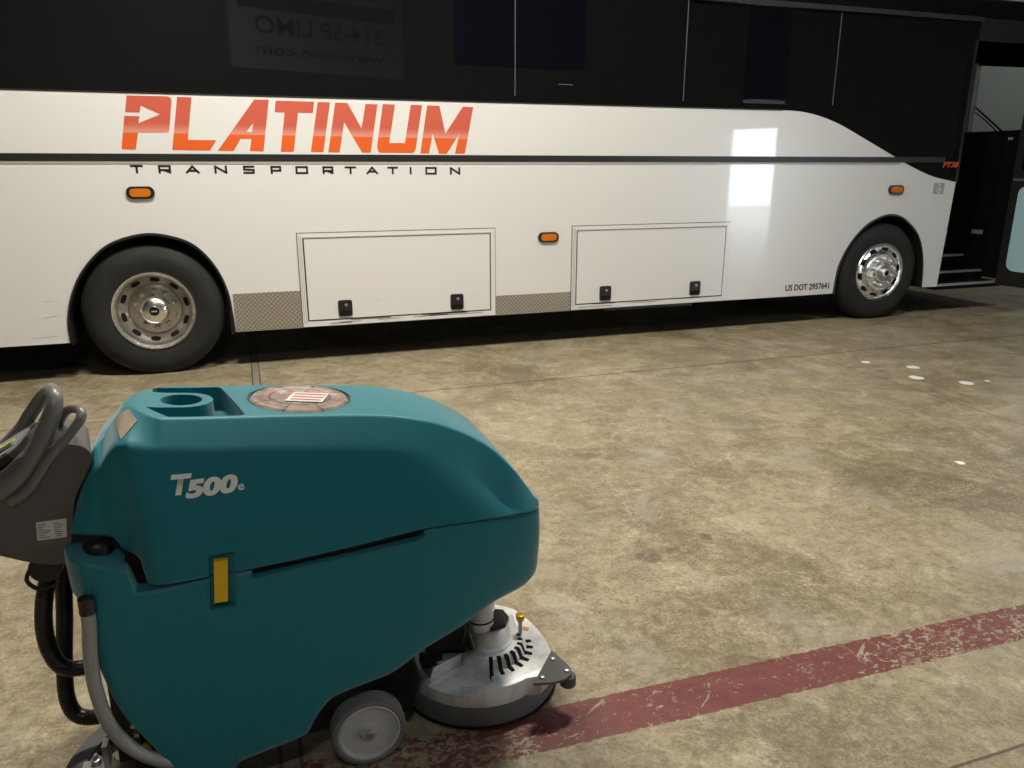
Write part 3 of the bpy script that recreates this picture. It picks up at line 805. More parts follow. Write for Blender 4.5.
# ------------------------------------------------------------------ the floor scrubber
SA = math.radians(19)
sc = empty('floor_scrubber', (-0.435, 1.893, 0), SA)
tag(sc, 'teal walk behind floor scrubber with yellow latch and T500e lettering', 'floor scrubber')
CY = 0.27
seam = lerp_table([(-0.72, 0.835), (-0.646, 0.830), (-0.587, 0.817), (-0.568, 0.784), (-0.54, 0.764), (-0.525, 0.752), (-0.516, 0.697), (-0.50, 0.693), (-0.36, 0.697), (-0.2, 0.704), (0.0, 0.720), (0.25, 0.742), (0.45, 0.735), (0.60, 0.720)])
lowtop = lerp_table([(-0.72, 0.792), (-0.69, 0.795), (-0.66, 0.788), (-0.588, 0.764), (-0.560, 0.750), (-0.553, 0.742), (-0.544, 0.690), (-0.530, 0.683), (-0.505, 0.683), (-0.36, 0.692), (-0.2, 0.699), (0.0, 0.715), (0.25, 0.737), (0.45, 0.730), (0.61, 0.715)])
def nose(x, w=0.27, x0=0.22, x1=0.572, e=2.6):
    if x <= x0: return w
    we = 0.185
    return we + (w - we) * max(0.0, 1 - ((x - x0) / (x1 - x0)) ** e) ** (1 / e)
rearw = lerp_table([(-0.705, 0.135), (-0.695, 0.165), (-0.675, 0.190), (-0.64, 0.202), (-0.58, 0.207), (-0.55, 0.212), (-0.53, 0.226), (-0.51, 0.252), (-0.485, 0.266), (-0.45, 0.27)])
ztop = lerp_table([(-0.705, 0.845), (-0.69, 0.880), (-0.66, 0.940), (-0.63, 1.008), (-0.605, 1.040), (-0.592, 1.052), (-0.580, 1.066), (-0.565, 1.085), (-0.543, 1.110), (-0.52, 1.114), (-0.50, 1.112), (-0.45, 1.104), (-0.10, 1.075), (0.115, 1.053), (0.226, 1.028), (0.283, 1.008), (0.341, 0.980), (0.428, 0.923), (0.499, 0.847), (0.534, 0.794), (0.556, 0.760), (0.572, 0.746)])
zcham = lerp_table([(-0.52, 1.062), (-0.44, 1.035), (-0.113, 0.998), (0.153, 0.962), (0.265, 0.918), (0.382, 0.845), (0.474, 0.768), (0.522, 0.738), (0.60, 0.716)])
wtop = lerp_table([(-0.705, 0.06), (-0.66, 0.12), (-0.61, 0.140), (-0.58, 0.06), (-0.555, 0.045), (-0.53, 0.055), (-0.50, 0.105), (-0.465, 0.145), (-0.44, 0.160), (0.20, 0.160), (0.341, 0.160), (0.428, 0.168), (0.499, 0.192), (0.535, 0.205), (0.575, 0.215)])
def upper_ring(x):
    wS = rearw(x) if x < -0.2 else nose(x)
    zs, zt = seam(x), ztop(x)
    if x < -0.52:
        k = min(1, (-0.52 - x) / 0.08)
        zc = (1 - k) * 1.062 + k * (zt - 0.055); wC = (1 - k) * 0.212 + k * min(0.175, wS - 0.012)
    else:
        zc = zcham(x); wC = 0.212
    wC = min(wC, wS * 0.95)
    wT = min(wtop(x), wC * 0.93)
    if x > 0.36:
        wT = min(wtop(x), wS * (0.93 + 0.055 * min(1, (x - 0.36) / 0.15)))
        k = min(1, (x - 0.36) / 0.165); k = k * k * (3 - 2 * k)
        zc = (1 - k) * zc + k * (zs + 0.010); wC = (1 - k) * wC + k * (wS - 0.0006)
    zc = max(min(zc, zt - 0.002), zs + 0.002)
    wT = min(wT, wC * 0.985)
    half = [(wS - 0.004, zs), (wS, zs + min(0.006, (zc - zs) * 0.2))]
    for k in range(1, 6):
        s = k / 6; bul = 0.006 * math.sin(PI * s) * max(0.0, min(1, (zc - zs - 0.02) / 0.12))
        half.append((wS + (wC - wS) * s + bul * min(1, wS / 0.2), zs + 0.006 + (zc - zs - 0.006) * s))
    # rounded shoulder, then the chamfer up to the rounded top edge
    a = Vector((wC, zc)); b = Vector((wT, zt))
    p0 = Vector(half[-1]).lerp(a, 0.72); p2 = a.lerp(b, 0.16)
    for k in range(5):
        s = k / 4; q = p0 * (1 - s) ** 2 + a * 2 * s * (1 - s) + p2 * s * s; half.append((q.x, q.y))
    c = Vector((0, zt + 0.004)); p0 = a.lerp(b, 0.90); p2 = b.lerp(c, 0.05)
    for k in range(6):
        s = k / 5; q = p0 * (1 - s) ** 2 + b * 2 * s * (1 - s) + p2 * s * s; half.append((q.x, q.y))
    half.append((wT * 0.5, zt + 0.003)); 
    near = [(x, CY - w, z) for w, z in half]
    far = [(x, CY + w, z) for w, z in reversed(half)]
    return near + [(x, CY, zt + 0.004)] + far
def stations(a, b, n): return [a + (b - a) * k / n for k in range(n + 1)]
XS = stations(-0.705, -0.44, 46)[:-1] + stations(-0.44, 0.25, 34)[:-1] + [0.25 + 0.322 * math.sin(PI / 2 * k / 40) for k in range(41)]
bm = bmesh.new(); loft(bm, [upper_ring(x) for x in XS])
rt = finish('recovery_tank', bm, M['teal'], sc, 32)

# solution tank
bot = lerp_table([(-0.705, 0.700), (-0.695, 0.682), (-0.67, 0.665), (-0.647, 0.650), (-0.6455, 0.60), (-0.6435, 0.46), (-0.626, 0.375), (-0.597, 0.300), (-0.558, 0.222), (-0.512, 0.137), (-0.46, 0.098), (-0.386, 0.090), (-0.286, 0.108), (-0.16, 0.138), (-0.127, 0.19), (-0.076, 0.241), (-0.004, 0.259), (0.084, 0.278), (0.205, 0.345), (0.328, 0.399), (0.422, 0.440), (0.52, 0.455), (0.57, 0.475), (0.60, 0.52)])
lrear = lerp_table([(-0.705, 0.17), (-0.69, 0.22), (-0.67, 0.248), (-0.65, 0.264), (-0.60, 0.271), (-0.52, 0.272)])
def lower_ring(x):
    w = lrear(x) if x < -0.2 else nose(x, 0.272, 0.22, 0.574, 2.6)
    zb, zt = bot(x), lowtop(x)
    h = zt - zb
    r = min(0.045 if x > -0.35 else 0.022, h * 0.3, w * 0.4)
    # the tank side leans in a little towards the bottom at the nose
    k = max(0.0, min(1.0, (x - 0.30) / 0.3))
    half = [(w - r - 0.05 * k, zb)]
    for q in range(1, 6):
        a = PI / 2 * q / 5
        half.append((w - r + r * math.sin(a) - 0.05 * k * (1 - q / 8), zb + r - r * math.cos(a)))
    n = 8
    z0 = zb + r; w0 = half[-1][0]
    for q in range(1, n + 1):
        s = q / n
        half.append((w0 + (w - w0) * min(1, s * 1.6) + 0.004 * math.sin(PI * s) * min(1, w / 0.2), z0 + (zt - 0.006 - z0) * s))
    half.append((w - 0.006, zt))
    near = [(x, CY - a, z) for a, z in half]; far = [(x, CY + a, z) for a, z in reversed(half)]
    return near + far
XS = stations(-0.705, -0.64, 26)[:-1] + stations(-0.64, -0.10, 66)[:-1] + stations(-0.10, 0.25, 30)[:-1] + [0.25 + 0.324 * math.sin(PI / 2 * k / 40) for k in range(41)]
bm = bmesh.new(); loft(bm, [lower_ring(x) for x in XS])
st = finish('solution_tank', bm, M['teal'], sc, 32)

# recesses: top tray around the cup holder, lid seat, grip slot, latch pocket
def dshape(x0, x1, y0, y1, n=10):
    r = (y1 - y0) / 2; cy = (y0 + y1) / 2
    return [(x0, y0)] + [(x1 - r + r * math.sin(PI * k / n), cy - r * math.cos(PI * k / n)) for k in range(n + 1)] + [(x0, y1)]
LIDX, LIDZ = -0.092, 1.0755
TILT = math.atan2(1.106 - 1.056, 0.565)
tray = bmesh.new()
ox0, ox1, oy0, oy1 = -0.462, -0.243, 0.139, 0.398
isl = dshape(-0.486, -0.325, 0.198, 0.342)
ring = [(-0.428, 0.122), (-0.252, 0.122), (-0.243, 0.130), (-0.308, 0.402), (-0.316, 0.41), (-0.478, 0.40), (-0.488, 0.385)] + list(reversed(isl)) + [(-0.470, 0.175)]
zprism(tray, ring, 1.028, 1.2)
cup = bmesh.new(); lathe(cup, [(0.050, 1.02), (0.057, 1.2)], 'z', 32, (-0.405, CY, 0))
seat = bmesh.new(); lathe(seat, [(0.146, -0.022), (0.146, 0.06)], 'z', 64)
bmesh.ops.transform(seat, matrix=Matrix.Translation((LIDX, CY + 0.006, LIDZ + 0.004)) @ Matrix.Rotation(TILT, 4, 'Y'), verts=seat.verts[:])
pk1 = bmesh.new(); prism(pk1, [(-0.374, 0.604), (-0.310, 0.604), (-0.299, 0.757), (-0.363, 0.757)], -0.05, 0.016)
cut(rt, [tray, cup, seat, pk1])
slot = bmesh.new(); prism(slot, [(-0.262, 0.676), (0.185, 0.711), (0.203, 0.722), (0.207, 0.76), (-0.262, 0.715)], -0.05, 0.030)
pk2 = bmesh.new(); prism(pk2, [(-0.374, 0.604), (-0.310, 0.604), (-0.299, 0.757), (-0.363, 0.757)], -0.05, 0.014)
cut(st, [slot, pk2])

# black block standing in for shade inside the stepped gap between the tanks
bm = bmesh.new(); prism(bm, [(-0.575, 0.72), (-0.565, 0.67), (-0.50, 0.67), (-0.505, 0.70), (-0.512, 0.758), (-0.56, 0.77)], 0.05, 0.50); finish('shade_filler', bm, M['matt_black'], sc)
bm = bmesh.new(); prism(bm, [(-0.26, 0.67), (0.20, 0.70), (0.20, 0.752), (-0.26, 0.72)], 0.028, 0.04); finish('shade_filler', bm, M['black'], sc)  # black strip that darkens the back of the grip slot
# latch
bm = bmesh.new(); prism(bm, [(-0.361, 0.623), (-0.328, 0.623), (-0.317, 0.740), (-0.351, 0.742)], -0.004, 0.012); bevel(bm, 0.004, 2)
lt = finish('latch', bm, M['yellow'], sc, 35)
bm = bmesh.new(); prism(bm, [(-0.357, 0.655), (-0.329, 0.655), (-0.327, 0.672), (-0.355, 0.672)], -0.007, -0.003); finish('thumb_ridge', bm, M['yellow'], lt)

# clear lid with its label
bm = bmesh.new(); lathe(bm, [(0.136, -0.018), (0.138, -0.002), (0.131, 0.004), (0.122, 0.0025), (0.10, 0.005), (0.0, 0.008)], 'z', 64)
lid = finish('tank_lid', bm, M['lid'], rt, 40, loc=(LIDX, CY + 0.012, LIDZ - 0.002), rot=(0, TILT, 0))
bm = bmesh.new(); zprism(bm, [(-0.045, -0.055), (0.055, -0.075), (0.085, 0.015), (-0.015, 0.03)], 0.0078, 0.0092)
ll = finish('lid_label', bm, M['label_white'], lid)
bm = bmesh.new()
for k in range(3):
    y = -0.045 + 0.026 * k
    zprism(bm, [(-0.030 + 0.008 * k, y), (0.052 + 0.01 * k, y - 0.016), (0.055 + 0.01 * k, y - 0.006), (-0.027 + 0.008 * k, y + 0.010)], 0.0092, 0.0097)
finish('lid_label_print', bm, mat('label_red', (0.42, 0.10, 0.07), 0.5), lid)
# caution tag on the rear chamfer
bvh = None
def surf(o, origin, direction):
    bm = bmesh.new(); bm.from_mesh(o.data); b = BVHTree.FromBMesh(bm); bm.free()
    h = b.ray_cast(Vector(origin), Vector(direction).normalized())
    return h[0], h[1]
def decal_on(o, name, m, corners, direction, off=0.0015, n=6, parent=None):
    """a thin sticker that follows a surface: corners (in scrubber space) are thrown onto it"""
    me_b = bmesh.new(); me_b.from_mesh(o.data); tree = BVHTree.FromBMesh(me_b); me_b.free()
    d = Vector(direction).normalized()
    c = [Vector(q) for q in corners]
    bm = bmesh.new(); G = []
    for i in range(n + 1):
        row = []
        for j in range(n + 1):
            q = c[0].lerp(c[1], j / n).lerp(c[3].lerp(c[2], j / n), i / n)
            h = tree.ray_cast(q - d * 0.3, d)
            row.append(bm.verts.new((h[0] if h[0] is not None else q) - d * off))
        G.append(row)
    for i in range(n):
        for j in range(n): bm.faces.new([G[i][j], G[i][j + 1], G[i + 1][j + 1], G[i + 1][j]])
    return finish(name, bm, m, parent or o, 60)
def text_on(o, name, s, m, parent, place, direction, off=0.0015, **kw):
    """lettering thrown onto a surface; place(u, v) -> point in scrubber space"""
    me = text_mesh(s, **kw)
    me_b = bmesh.new(); me_b.from_mesh(o.data); tree = BVHTree.FromBMesh(me_b); me_b.free()
    d = Vector(direction).normalized()
    for v in me.vertices:
        q = Vector(place(v.co.x, v.co.y))
        h = tree.ray_cast(q - d * 0.3, d)
        v.co = (h[0] if h[0] is not None else q) - d * off
    me.name = name; me.materials.append(m)
    ob = bpy.data.objects.new(name, me); COL.objects.link(ob); ob.parent = parent
    return ob
tg = decal_on(rt, 'caution_tag', M['tag'], [(-0.566, 0.2, 1.086), (-0.528, 0.2, 1.112), (-0.508, 0.2, 1.078), (-0.548, 0.2, 1.034)], (-0.09, 0.96, -0.27), off=0.004)
# T500e
def tp(cx, cz, rot):
    return lambda u, v: (cx + u * math.cos(rot) - v * math.sin(rot), 0.0, cz + u * math.sin(rot) + v * math.cos(rot))
text_on(rt, 'model_lettering', 'T', M['lettering_white'], rt, tp(-0.4085, 0.921, -0.035), (0, 1, 0), height=0.052, offset=0.05, shear=0.2, width=0.050)
text_on(rt, 'model_lettering', '500', M['lettering_white'], rt, tp(-0.338, 0.9095, 0.012), (0, 1, 0), height=0.047, offset=0.055, shear=0.2, width=0.128)
text_on(rt, 'model_lettering', 'e', M['lettering_white'], rt, tp(-0.268, 0.914, 0.0), (0, 1, 0), height=0.016, offset=0.02, shear=0.1, width=0.015)

# control console
prof = [(-1.02, 0.90), (-0.97, 0.855), (-0.90, 0.82), (-0.843, 0.795), (-0.772, 0.762), (-0.705, 0.750), (-0.685, 0.80), (-0.662, 0.915), (-0.632, 0.975), (-0.612, 1.012), (-0.610, 1.036), (-0.628, 1.056), (-0.66, 1.064), (-0.70, 1.060), (-0.765, 1.042), (-0.80, 1.015), (-0.90, 0.950), (-1.0, 0.915)]
prof = [(q.x, q.z) for q in catmull([(x, 0, z) for x, z in prof], 3, True)]
bm = bmesh.new(); prism(bm, prof, 0.095, 0.375); bevel(bm, 0.022, 4, 50)
for v in bm.verts:
    if v.co.x > -0.80:
        q = max(0.0, (v.co.y - 0.14) / 0.24)
        v.co.x -= 0.055 * q * min(1, (v.co.x + 0.80) / 0.12)
        if v.co.z > 0.94: v.co.z -= 0.022 * q * min(1, (v.co.x + 0.80) / 0.12) * min(1, (v.co.z - 0.94) / 0.05)
cn = finish('console', bm, M['console'], sc, 38)
# sloped control panel
pa = math.radians(31)
pm = Matrix.Translation((-0.86, 0.25, 1.000)) @ Matrix.Rotation(-pa, 4, 'Y')
bm = bmesh.new(); zprism(bm, [(-0.14, -0.115), (0.075, -0.115), (0.095, -0.09), (0.095, 0.09), (0.075, 0.115), (-0.14, 0.115)], -0.012, 0.010, 0); bevel(bm, 0.005, 2)
bmesh.ops.transform(bm, matrix=pm, verts=bm.verts[:]); pnl = finish('control_panel', bm, M['panel_grey'], cn, 40)
bm = bmesh.new(); zprism(bm, [(-0.145, -0.122), (0.079, -0.122), (0.102, -0.094), (0.102, 0.094), (0.079, 0.122), (-0.145, 0.122)], -0.014, 0.004)
bmesh.ops.transform(bm, matrix=pm, verts=bm.verts[:]); finish('panel_rim', bm, M['panel_dark'], pnl, 40)
bm = bmesh.new(); box(bm, 0.025, 0.068, -0.02, 0.0, 0.010, 0.0125); bmesh.ops.transform(bm, matrix=pm, verts=bm.verts[:]); finish('indicator', bm, M['green'], pnl)
bm = bmesh.new(); box(bm, -0.13, 0.085, -0.085, -0.072, 0.004, 0.012); box(bm, 0.02, 0.07, -0.075, -0.045, 0.010, 0.013); bmesh.ops.transform(bm, matrix=pm, verts=bm.verts[:]); finish('button_bar', bm, M['panel_dark'], pnl)
bm = bmesh.new(); box(bm, -0.12, 0.02, 0.02, 0.025, 0.010, 0.012); bmesh.ops.transform(bm, matrix=pm, verts=bm.verts[:]); finish('panel_line', bm, M['label_white'], pnl)
# sticker on the console's side
bm = bmesh.new(); prism(bm, [(-0.757, 0.822), (-0.692, 0.822), (-0.686, 0.872), (-0.753, 0.871)], 0.0935, None); sk = finish('sticker', bm, M['label_white'], cn)
bm = bmesh.new()
random.seed(9)
for k in range(7):
    z = 0.864 - 0.0058 * k
    for x0, x1 in ((-0.752, -0.722), (-0.716, -0.694)):
        ln = random.uniform(0.4, 1.0); box(bm, x0, x0 + (x1 - x0) * ln, 0.0928, 0.0934, z - 0.0022, z)
finish('sticker_print', bm, M['label_text'], sk)
# steering hoop and bail handle
bm = bmesh.new()
tube(bm, [(-0.96, 0.15, 0.90), (-0.868, 0.125, 0.937), (-0.812, 0.117, 0.962), (-0.758, 0.115, 1.005), (-0.722, 0.116, 1.060), (-0.698, 0.120, 1.110), (-0.679, 0.128, 1.154), (-0.679, 0.150, 1.176), (-0.695, 0.20, 1.176), (-0.714, 0.265, 1.160), (-0.745, 0.32, 1.132), (-0.788, 0.343, 1.078), (-0.82, 0.345, 1.035), (-0.92, 0.32, 0.94)], 0.02, 18, 10, rfun=lambda s: 0.036 - 0.018 * min(1, s * 2.0))
finish('steering_hoop', bm, M['handle_grey'], cn, 50)
bm = bmesh.new()
tube(bm, [(-0.80, 0.095, 0.930), (-0.759, 0.092, 0.956), (-0.713, 0.094, 1.016), (-0.675, 0.098, 1.061), (-0.640, 0.102, 1.100), (-0.621, 0.108, 1.126), (-0.625, 0.130, 1.138), (-0.646, 0.18, 1.130), (-0.676, 0.24, 1.110), (-0.705, 0.29, 1.075), (-0.73, 0.31, 1.03)], 0.0118, 14, 10)
finish('bail_handle', bm, M['handle_grey'], cn, 50)
# dark recess between console and tank: pivot knob on the shelf
bm = bmesh.new(); lathe(bm, [(0.034, 0.0), (0.034, 0.018), (0.026, 0.026), (0.0, 0.028)], 'z', 24, (-0.625, 0.085, 0.779)); finish('filler_cap', bm, M['black'], sc, 40)

# hoses at the rear
bm = bmesh.new(); tube(bm, [(-0.650, -0.009, 0.69), (-0.652, -0.012, 0.62), (-0.660, -0.014, 0.54), (-0.661, -0.012, 0.44), (-0.646, -0.008, 0.33), (-0.602, -0.002, 0.235), (-0.530, 0.01, 0.165), (-0.45, 0.06, 0.125), (-0.36, 0.14, 0.11)], 0.0172, 18, 8)
hs = finish('drain_hose', bm, M['hose_grey'], sc, 60)
bm = bmesh.new(); lathe(bm, [(0.0188, 0.0), (0.0188, 0.042), (0.017, 0.044)], 'z', 24, (-0.650, -0.010, 0.658)); lathe(bm, [(0.0197, 0.0), (0.0197, 0.004)], 'z', 24, (-0.650, -0.010, 0.664)); finish('hose_cuff', bm, M['black'], hs, 40)
bm = bmesh.new(); tube(bm, [(-0.715, 0.26, 0.745), (-0.755, 0.22, 0.70), (-0.785, 0.20, 0.64), (-0.805, 0.195, 0.54), (-0.805, 0.20, 0.45), (-0.78, 0.20, 0.39), (-0.72, 0.21, 0.372), (-0.62, 0.24, 0.39)], 0.0215, 18, 10, corr=0.05, pitch=0.008)
finish('vacuum_hose', bm, M['hose_black'], sc, 25)
bm = bmesh.new(); tube(bm, [(-0.74, 0.28, 0.70), (-0.760, 0.275, 0.62), (-0.775, 0.275, 0.50), (-0.795, 0.275, 0.36), (-0.805, 0.275, 0.24), (-0.785, 0.28, 0.170), (-0.72, 0.29, 0.145), (-0.62, 0.30, 0.15)], 0.0215, 18, 10, corr=0.05, pitch=0.008)
finish('vacuum_hose', bm, M['hose_black'], sc, 25)
bm = bmesh.new(); lathe(bm, [(0.036, -0.02), (0.038, -0.015), (0.038, 0.012), (0.030, 0.018)], 'y', 24, (-0.765, 0.155, 0.722))
tube(bm, [(-0.80, 0.15, 0.722), (-0.812, 0.15, 0.69), (-0.79, 0.15, 0.662), (-0.755, 0.15, 0.665)], 0.0055, 8)
finish('hose_hook', bm, M['black'], sc, 40)
bm = bmesh.new(); tube(bm, [(-0.67, 0.10, 0.66), (-0.655, 0.08, 0.55), (-0.662, 0.08, 0.50), (-0.638, 0.07, 0.38), (-0.60, 0.07, 0.26), (-0.55, 0.08, 0.19)], 0.011, 10)
tube(bm, [(-0.68, 0.14, 0.66), (-0.685, 0.13, 0.56), (-0.655, 0.12, 0.42), (-0.60, 0.10, 0.30)], 0.007, 8)
finish('cable', bm, M['hose_black'], sc, 50)
# frame pieces behind the hose
bm = bmesh.new(); box(bm, -0.66, -0.60, 0.10, 0.44, 0.12, 0.66); box(bm, -0.62, 0.10, 0.09, 0.45, 0.085, 0.15); bevel(bm, 0.01, 1); finish('frame', bm, M['black'], sc)
bm = bmesh.new(); box(bm, -0.585, -0.50, 0.035, 0.09, 0.16, 0.19); box(bm, -0.54, -0.50, 0.02, 0.09, 0.115, 0.165); bevel(bm, 0.006, 1)
br = finish('bracket', bm, M['plate_grey'], sc)
bm = bmesh.new(); lathe(bm, [(0.014, -0.02), (0.014, 0.0)], 'y', 6, (-0.575, 0.035, 0.205)); finish('bolt', bm, M['gold'], br)
bm = bmesh.new(); lathe(bm, [(0.007, -0.02), (0.007, 0.04)], 'y', 8, (-0.592, 0.03, 0.262)); lathe(bm, [(0.006, -0.02), (0.006, 0.04)], 'y', 8, (-0.600, 0.03, 0.235)); lathe(bm, [(0.006, -0.02), (0.006, 0.04)], 'y', 8, (-0.597, 0.03, 0.292)); finish('pin', bm, M['steel'], br, 40)
# rear squeegee, a curved bar with its blade on the floor
bm = bmesh.new()
arc = []
for k in range(25):
    a = math.radians(-62 + 124 * k / 24)
    arc.append((-0.44 - 0.385 * math.cos(a), 0.15 + 0.36 * math.sin(a)))
arc2 = [(-0.44 - 0.335 * math.cos(math.radians(-62 + 124 * k / 24)), 0.15 + 0.31 * math.sin(math.radians(-62 + 124 * k / 24))) for k in range(25)]
zprism(bm, arc + arc2[::-1], 0.035, 0.062); bevel(bm, 0.006, 1, 60)
sq = finish('squeegee', bm, M['plate_grey'], sc)
bm = bmesh.new(); zprism(bm, [(x - 0.004, y) for x, y in arc] + [(x + 0.006, y) for x, y in arc[::-1]], 0.0, 0.035); finish('squeegee_blade', bm, M['hose_grey'], sq)
bm = bmesh.new()
box(bm, -0.77, -0.69, 0.10, 0.19, 0.058, 0.078); box(bm, -0.72, -0.60, 0.11, 0.16, 0.07, 0.084); box(bm, -0.71, -0.695, 0.14, 0.18, 0.062, 0.15); bevel(bm, 0.005, 1)
finish('squeegee_bracket', bm, M['steel'], sq)
for x, y in ((-0.755, 0.12), (-0.735, 0.175)):
    bm = bmesh.new(); lathe(bm, [(0.014, 0.0), (0.014, 0.016), (0.006, 0.018), (0.006, 0.03)], 'z', 10, (x, y, 0.076)); finish('knob', bm, M['steel'], sq, 40)

# transport wheels
for y0, sgn in ((0.0, 1), (0.54, -1)):
    bm = bmesh.new()
    lathe(bm, [(0.104, 0.004 * sgn), (0.112, 0.0), (0.123, 0.002 * sgn), (0.1265, 0.007 * sgn), (0.1265, 0.055 * sgn), (0.12, 0.06 * sgn), (0.104, 0.06 * sgn)], 'y', 56, closed=True)
    wh = finish('wheel', bm, M['wheel_tread'], sc, 35, loc=(0.017, y0, 0.1093))
    wh.scale = (0.864, 1, 0.864)
    bm = bmesh.new()
    lathe(bm, [(0.106, 0.05 * sgn), (0.106, 0.003 * sgn), (0.101, 0.001 * sgn), (0.097, 0.008 * sgn), (0.093, 0.011 * sgn), (0.036, 0.012 * sgn), (0.030, 0.004 * sgn), (0.024, 0.002 * sgn), (0.0, 0.002 * sgn)], 'y', 56)
    finish('wheel_disc', bm, M['wheel_disc'], wh, 30)
    bm = bmesh.new(); lathe(bm, [(0.015, 0.004 * sgn), (0.015, -0.004 * sgn), (0.010, -0.006 * sgn), (0.0, -0.006 * sgn)], 'y', 20)
    finish('axle_nut', bm, M['steel'], wh, 30)
bm = bmesh.new(); lathe(bm, [(0.018, 0.06), (0.018, 0.48)], 'y', 16, (0.017, 0, 0.1093)); finish('axle', bm, M['black'], sc, 40)
# drive mount and black guard between wheel and deck
bm = bmesh.new(); prism(bm, [(0.10, 0.09), (0.16, 0.07), (0.175, 0.12), (0.17, 0.27), (0.12, 0.26), (0.06, 0.24)], 0.10, 0.44); bevel(bm, 0.012, 1)
finish('deck_mount', bm, M['matt_black'], sc)

# scrub head
DX, DYc, DR = 0.435, 0.29, 0.270
bm = bmesh.new()
lathe(bm, [(DR - 0.02, 0.003), (DR - 0.006, 0.0), (DR, 0.006), (DR + 0.002, 0.05), (DR - 0.004, 0.062), (DR - 0.010, 0.075), (DR - 0.03, 0.08)], 'z', 96, (DX, DYc, 0))
dk = finish('scrub_head', bm, M['skirt'], sc, 40)
bm = bmesh.new(); lathe(bm, [(DR - 0.012, 0.012), (DR + 0.004, 0.010), (DR + 0.004, 0.018), (DR - 0.012, 0.02)], 'z', 96, (DX, DYc, 0)); finish('skirt_bead', bm, M['matt_black'], dk, 40)
# plan of the aluminium deck
def arc_xy(cx, cy, r, a0, a1, n): return [(cx + r * math.cos(math.radians(a0 + (a1 - a0) * k / n)), cy + r * math.sin(math.radians(a0 + (a1 - a0) * k / n))) for k in range(n + 1)]
plan = arc_xy(DX, DYc, 0.258, 205, 292, 22) + [(0.575, 0.048), (0.622, 0.082), (0.652, 0.125), (0.668, 0.18), (0.673, 0.24), (0.668, 0.31), (0.655, 0.38), (0.632, 0.45)] + arc_xy(DX, DYc, 0.258, 48, 155, 24)
bm = bmesh.new()
def inset(pl, d):
    c = Vector((0.44, 0.28)); out = []
    for q in pl:
        v = Vector(q) - c; out.append(tuple(c + v * (1 - d / v.length)))
    return out
rings = [[(x, y, z) for x, y in inset(plan, d)] for d, z in ((0.004, 0.068), (0.0, 0.080), (0.003, 0.124), (0.009, 0.134), (0.018, 0.138))]
loft(bm, rings)
deck = finish('deck_shell', bm, M['cast'], dk, 35)
# pocket at the rear of the deck, let into the raised rim
rimz = 0.166
poc = bmesh.new(); zprism(poc, [(0.15, 0.142), (0.236, 0.14), (0.345, 0.182), (0.425, 0.118), (0.423, 0.075), (0.36, 0.047), (0.285, 0.075), (0.236, 0.12)], 0.118, 0.3)
cut(deck, [poc])
bm = bmesh.new()   # raised centre that carries the motor: a sloping collar
cyc = (0.470, 0.255)
body = arc_xy(cyc[0], cyc[1], 0.125, 195, 380, 24) + [(0.60, 0.38), (0.52, 0.45), (0.40, 0.47), (0.28, 0.42), (0.232, 0.30), (0.222, 0.205), (0.236, 0.150), (0.345, 0.192)]
cc = Vector((0.45, 0.29))
def ins2(pl, d):
    out = []
    for q in pl:
        v = Vector(q) - cc; out.append(tuple(cc + v * (1 - d / v.length)))
    return out
loft(bm, [[(x, y, z) for x, y in ins2(body, d)] for d, z in ((-0.004, 0.120), (0.0, 0.138), (0.006, 0.152), (0.012, 0.166), (0.018, 0.171))])
rz = finish('raised_deck', bm, M['cast'], dk, 35)
# cooling slots, fanned around the motor
for k in range(8):
    a = math.radians(-104 + 14.5 * k)
    bm = bmesh.new()
    r0, r1 = 0.098, 0.150
    hw = 0.0062
    dv = Vector((math.cos(a), math.sin(a))); nv = Vector((-dv.y, dv.x))
    c0 = Vector((0.462, 0.246))
    prof = [(r0, 0.1735), (0.112, 0.1725), (0.119, 0.160), (0.124, 0.144), (r1, 0.1395)]
    top = []; 
    for r, z in prof:
        q = c0 + dv * r
        top.append([bm.verts.new((q.x + nv.x * hw * s, q.y + nv.y * hw * s, z)) for s in (-1, 1)])
    bt = [[bm.verts.new((v.co.x, v.co.y, v.co.z - 0.012)) for v in row] for row in top]
    for i in range(len(prof) - 1):
        bm.faces.new([top[i][0], top[i][1], top[i + 1][1], top[i + 1][0]])
        bm.faces.new([bt[i][0], bt[i + 1][0], bt[i + 1][1], bt[i][1]])
        for s in (0, 1): bm.faces.new([top[i][s], top[i + 1][s], bt[i + 1][s], bt[i][s]])
    bm.faces.new([top[0][0], top[0][1], bt[0][1], bt[0][0]]); bm.faces.new([top[-1][0], top[-1][1], bt[-1][1], bt[-1][0]])
    finish('cooling_slot', bm, M['matt_black'], dk)
# gearbox and motor
bm = bmesh.new(); lathe(bm, [(0.082, 0.150), (0.080, 0.178), (0.072, 0.184), (0.068, 0.225), (0.062, 0.238), (0.0, 0.240)], 'z', 40, (0.462, 0.246, 0)); gb = finish('gearbox', bm, M['cast'], dk, 35)
bm = bmesh.new(); zprism(bm, [(0.405, 0.215), (0.455, 0.195), (0.505, 0.200), (0.53, 0.235), (0.525, 0.285), (0.47, 0.31), (0.41, 0.29)], 0.238, 0.252); bevel(bm, 0.004, 1); finish('gearbox_cover', bm, M['black'], gb)
bm = bmesh.new(); lathe(bm, [(0.044, 0.24), (0.044, 0.30), (0.047, 0.302), (0.047, 0.315), (0.044, 0.317), (0.044, 0.46)], 'z', 32, (0.430, 0.235, 0)); finish('motor', bm, M['cast'], dk, 35)
bm = bmesh.new(); lathe(bm, [(0.0452, 0.0), (0.0452, 0.006)], 'z', 32, (0.430, 0.235, 0.268)); finish('motor_band', bm, M['matt_black'], dk, 35)
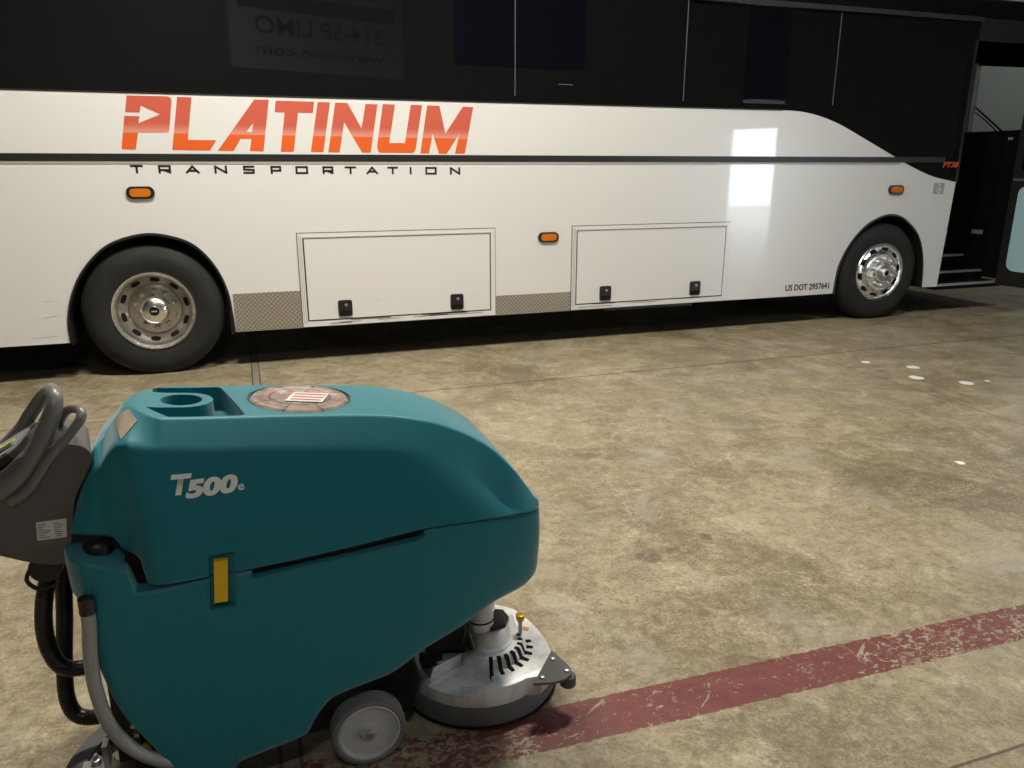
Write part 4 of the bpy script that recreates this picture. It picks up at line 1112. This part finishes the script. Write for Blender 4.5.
bm = bmesh.new(); tube(bm, [(0.34, 0.24, 0.36), (0.375, 0.21, 0.30), (0.38, 0.205, 0.24), (0.39, 0.19, 0.19)], 0.010, 10); tube(bm, [(0.33, 0.26, 0.33), (0.365, 0.2, 0.27), (0.36, 0.21, 0.21), (0.38, 0.2, 0.18)], 0.008, 10)
finish('motor_cable', bm, M['hose_black'], dk, 50)
bm = bmesh.new(); box(bm, 0.215, 0.262, 0.168, 0.215, 0.165, 0.195); lathe(bm, [(0.016, -0.02), (0.016, 0.05)], 'x', 14, (0.232, 0.185, 0.192)); bevel(bm, 0.004, 1); finish('clamp', bm, M['matt_black'], dk, 40)
bm = bmesh.new(); zprism(bm, [(0.24, 0.24), (0.36, 0.205), (0.41, 0.25), (0.40, 0.40), (0.27, 0.38)], 0.170, 0.182); finish('deck_cover', bm, M['matt_black'], dk)
# filler pin with gold cap, and its tag
bm = bmesh.new(); lathe(bm, [(0.007, 0.135), (0.007, 0.215)], 'z', 12, (0.575, 0.248, 0)); fp = finish('level_pin', bm, M['wheel_disc'], dk, 40)
bm = bmesh.new(); lathe(bm, [(0.008, 0.214), (0.015, 0.226), (0.016, 0.244), (0.012, 0.246), (0.0, 0.244)], 'z', 16, (0.575, 0.248, 0)); finish('pin_cap', bm, M['gold'], fp, 40)
bm = bmesh.new(); zprism(bm, [(0.606, 0.312), (0.622, 0.296), (0.632, 0.312), (0.616, 0.328)], 0.137, 0.1395); finish('warning_tag', bm, M['gold'], dk)
bm = bmesh.new(); tube(bm, [(0.29, 0.087, 0.1195), (0.322, 0.112, 0.1195), (0.365, 0.085, 0.1195)], 0.0016, 6, raw=True); tube(bm, [(0.33, 0.082, 0.1195), (0.322, 0.112, 0.1195)], 0.0016, 6, raw=True); finish('cast_mark', bm, M['cast'], dk)
# corner plate with its bumper roller
bm = bmesh.new(); zprism(bm, [(0.655, 0.155), (0.536, 0.012), (0.60, -0.004), (0.640, 0.000), (0.668, 0.016), (0.678, 0.040), (0.676, 0.065)], 0.1385, 0.147); bevel(bm, 0.002, 1)
cp = finish('corner_plate', bm, M['plate_grey'], dk)
for x, y in ((0.640, 0.108), (0.572, 0.030), (0.660, 0.036)):
    bm = bmesh.new(); lathe(bm, [(0.0085, 0.0), (0.0085, 0.004), (0.005, 0.006)], 'z', 12, (x, y, 0.147)); finish('bolt', bm, M['steel'], cp, 40)
bm = bmesh.new(); lathe(bm, [(0.022, 0.098), (0.026, 0.102), (0.026, 0.134), (0.022, 0.138)], 'z', 28, (0.662, 0.030, 0)); finish('bumper_roller', bm, M['skirt'], cp, 40)
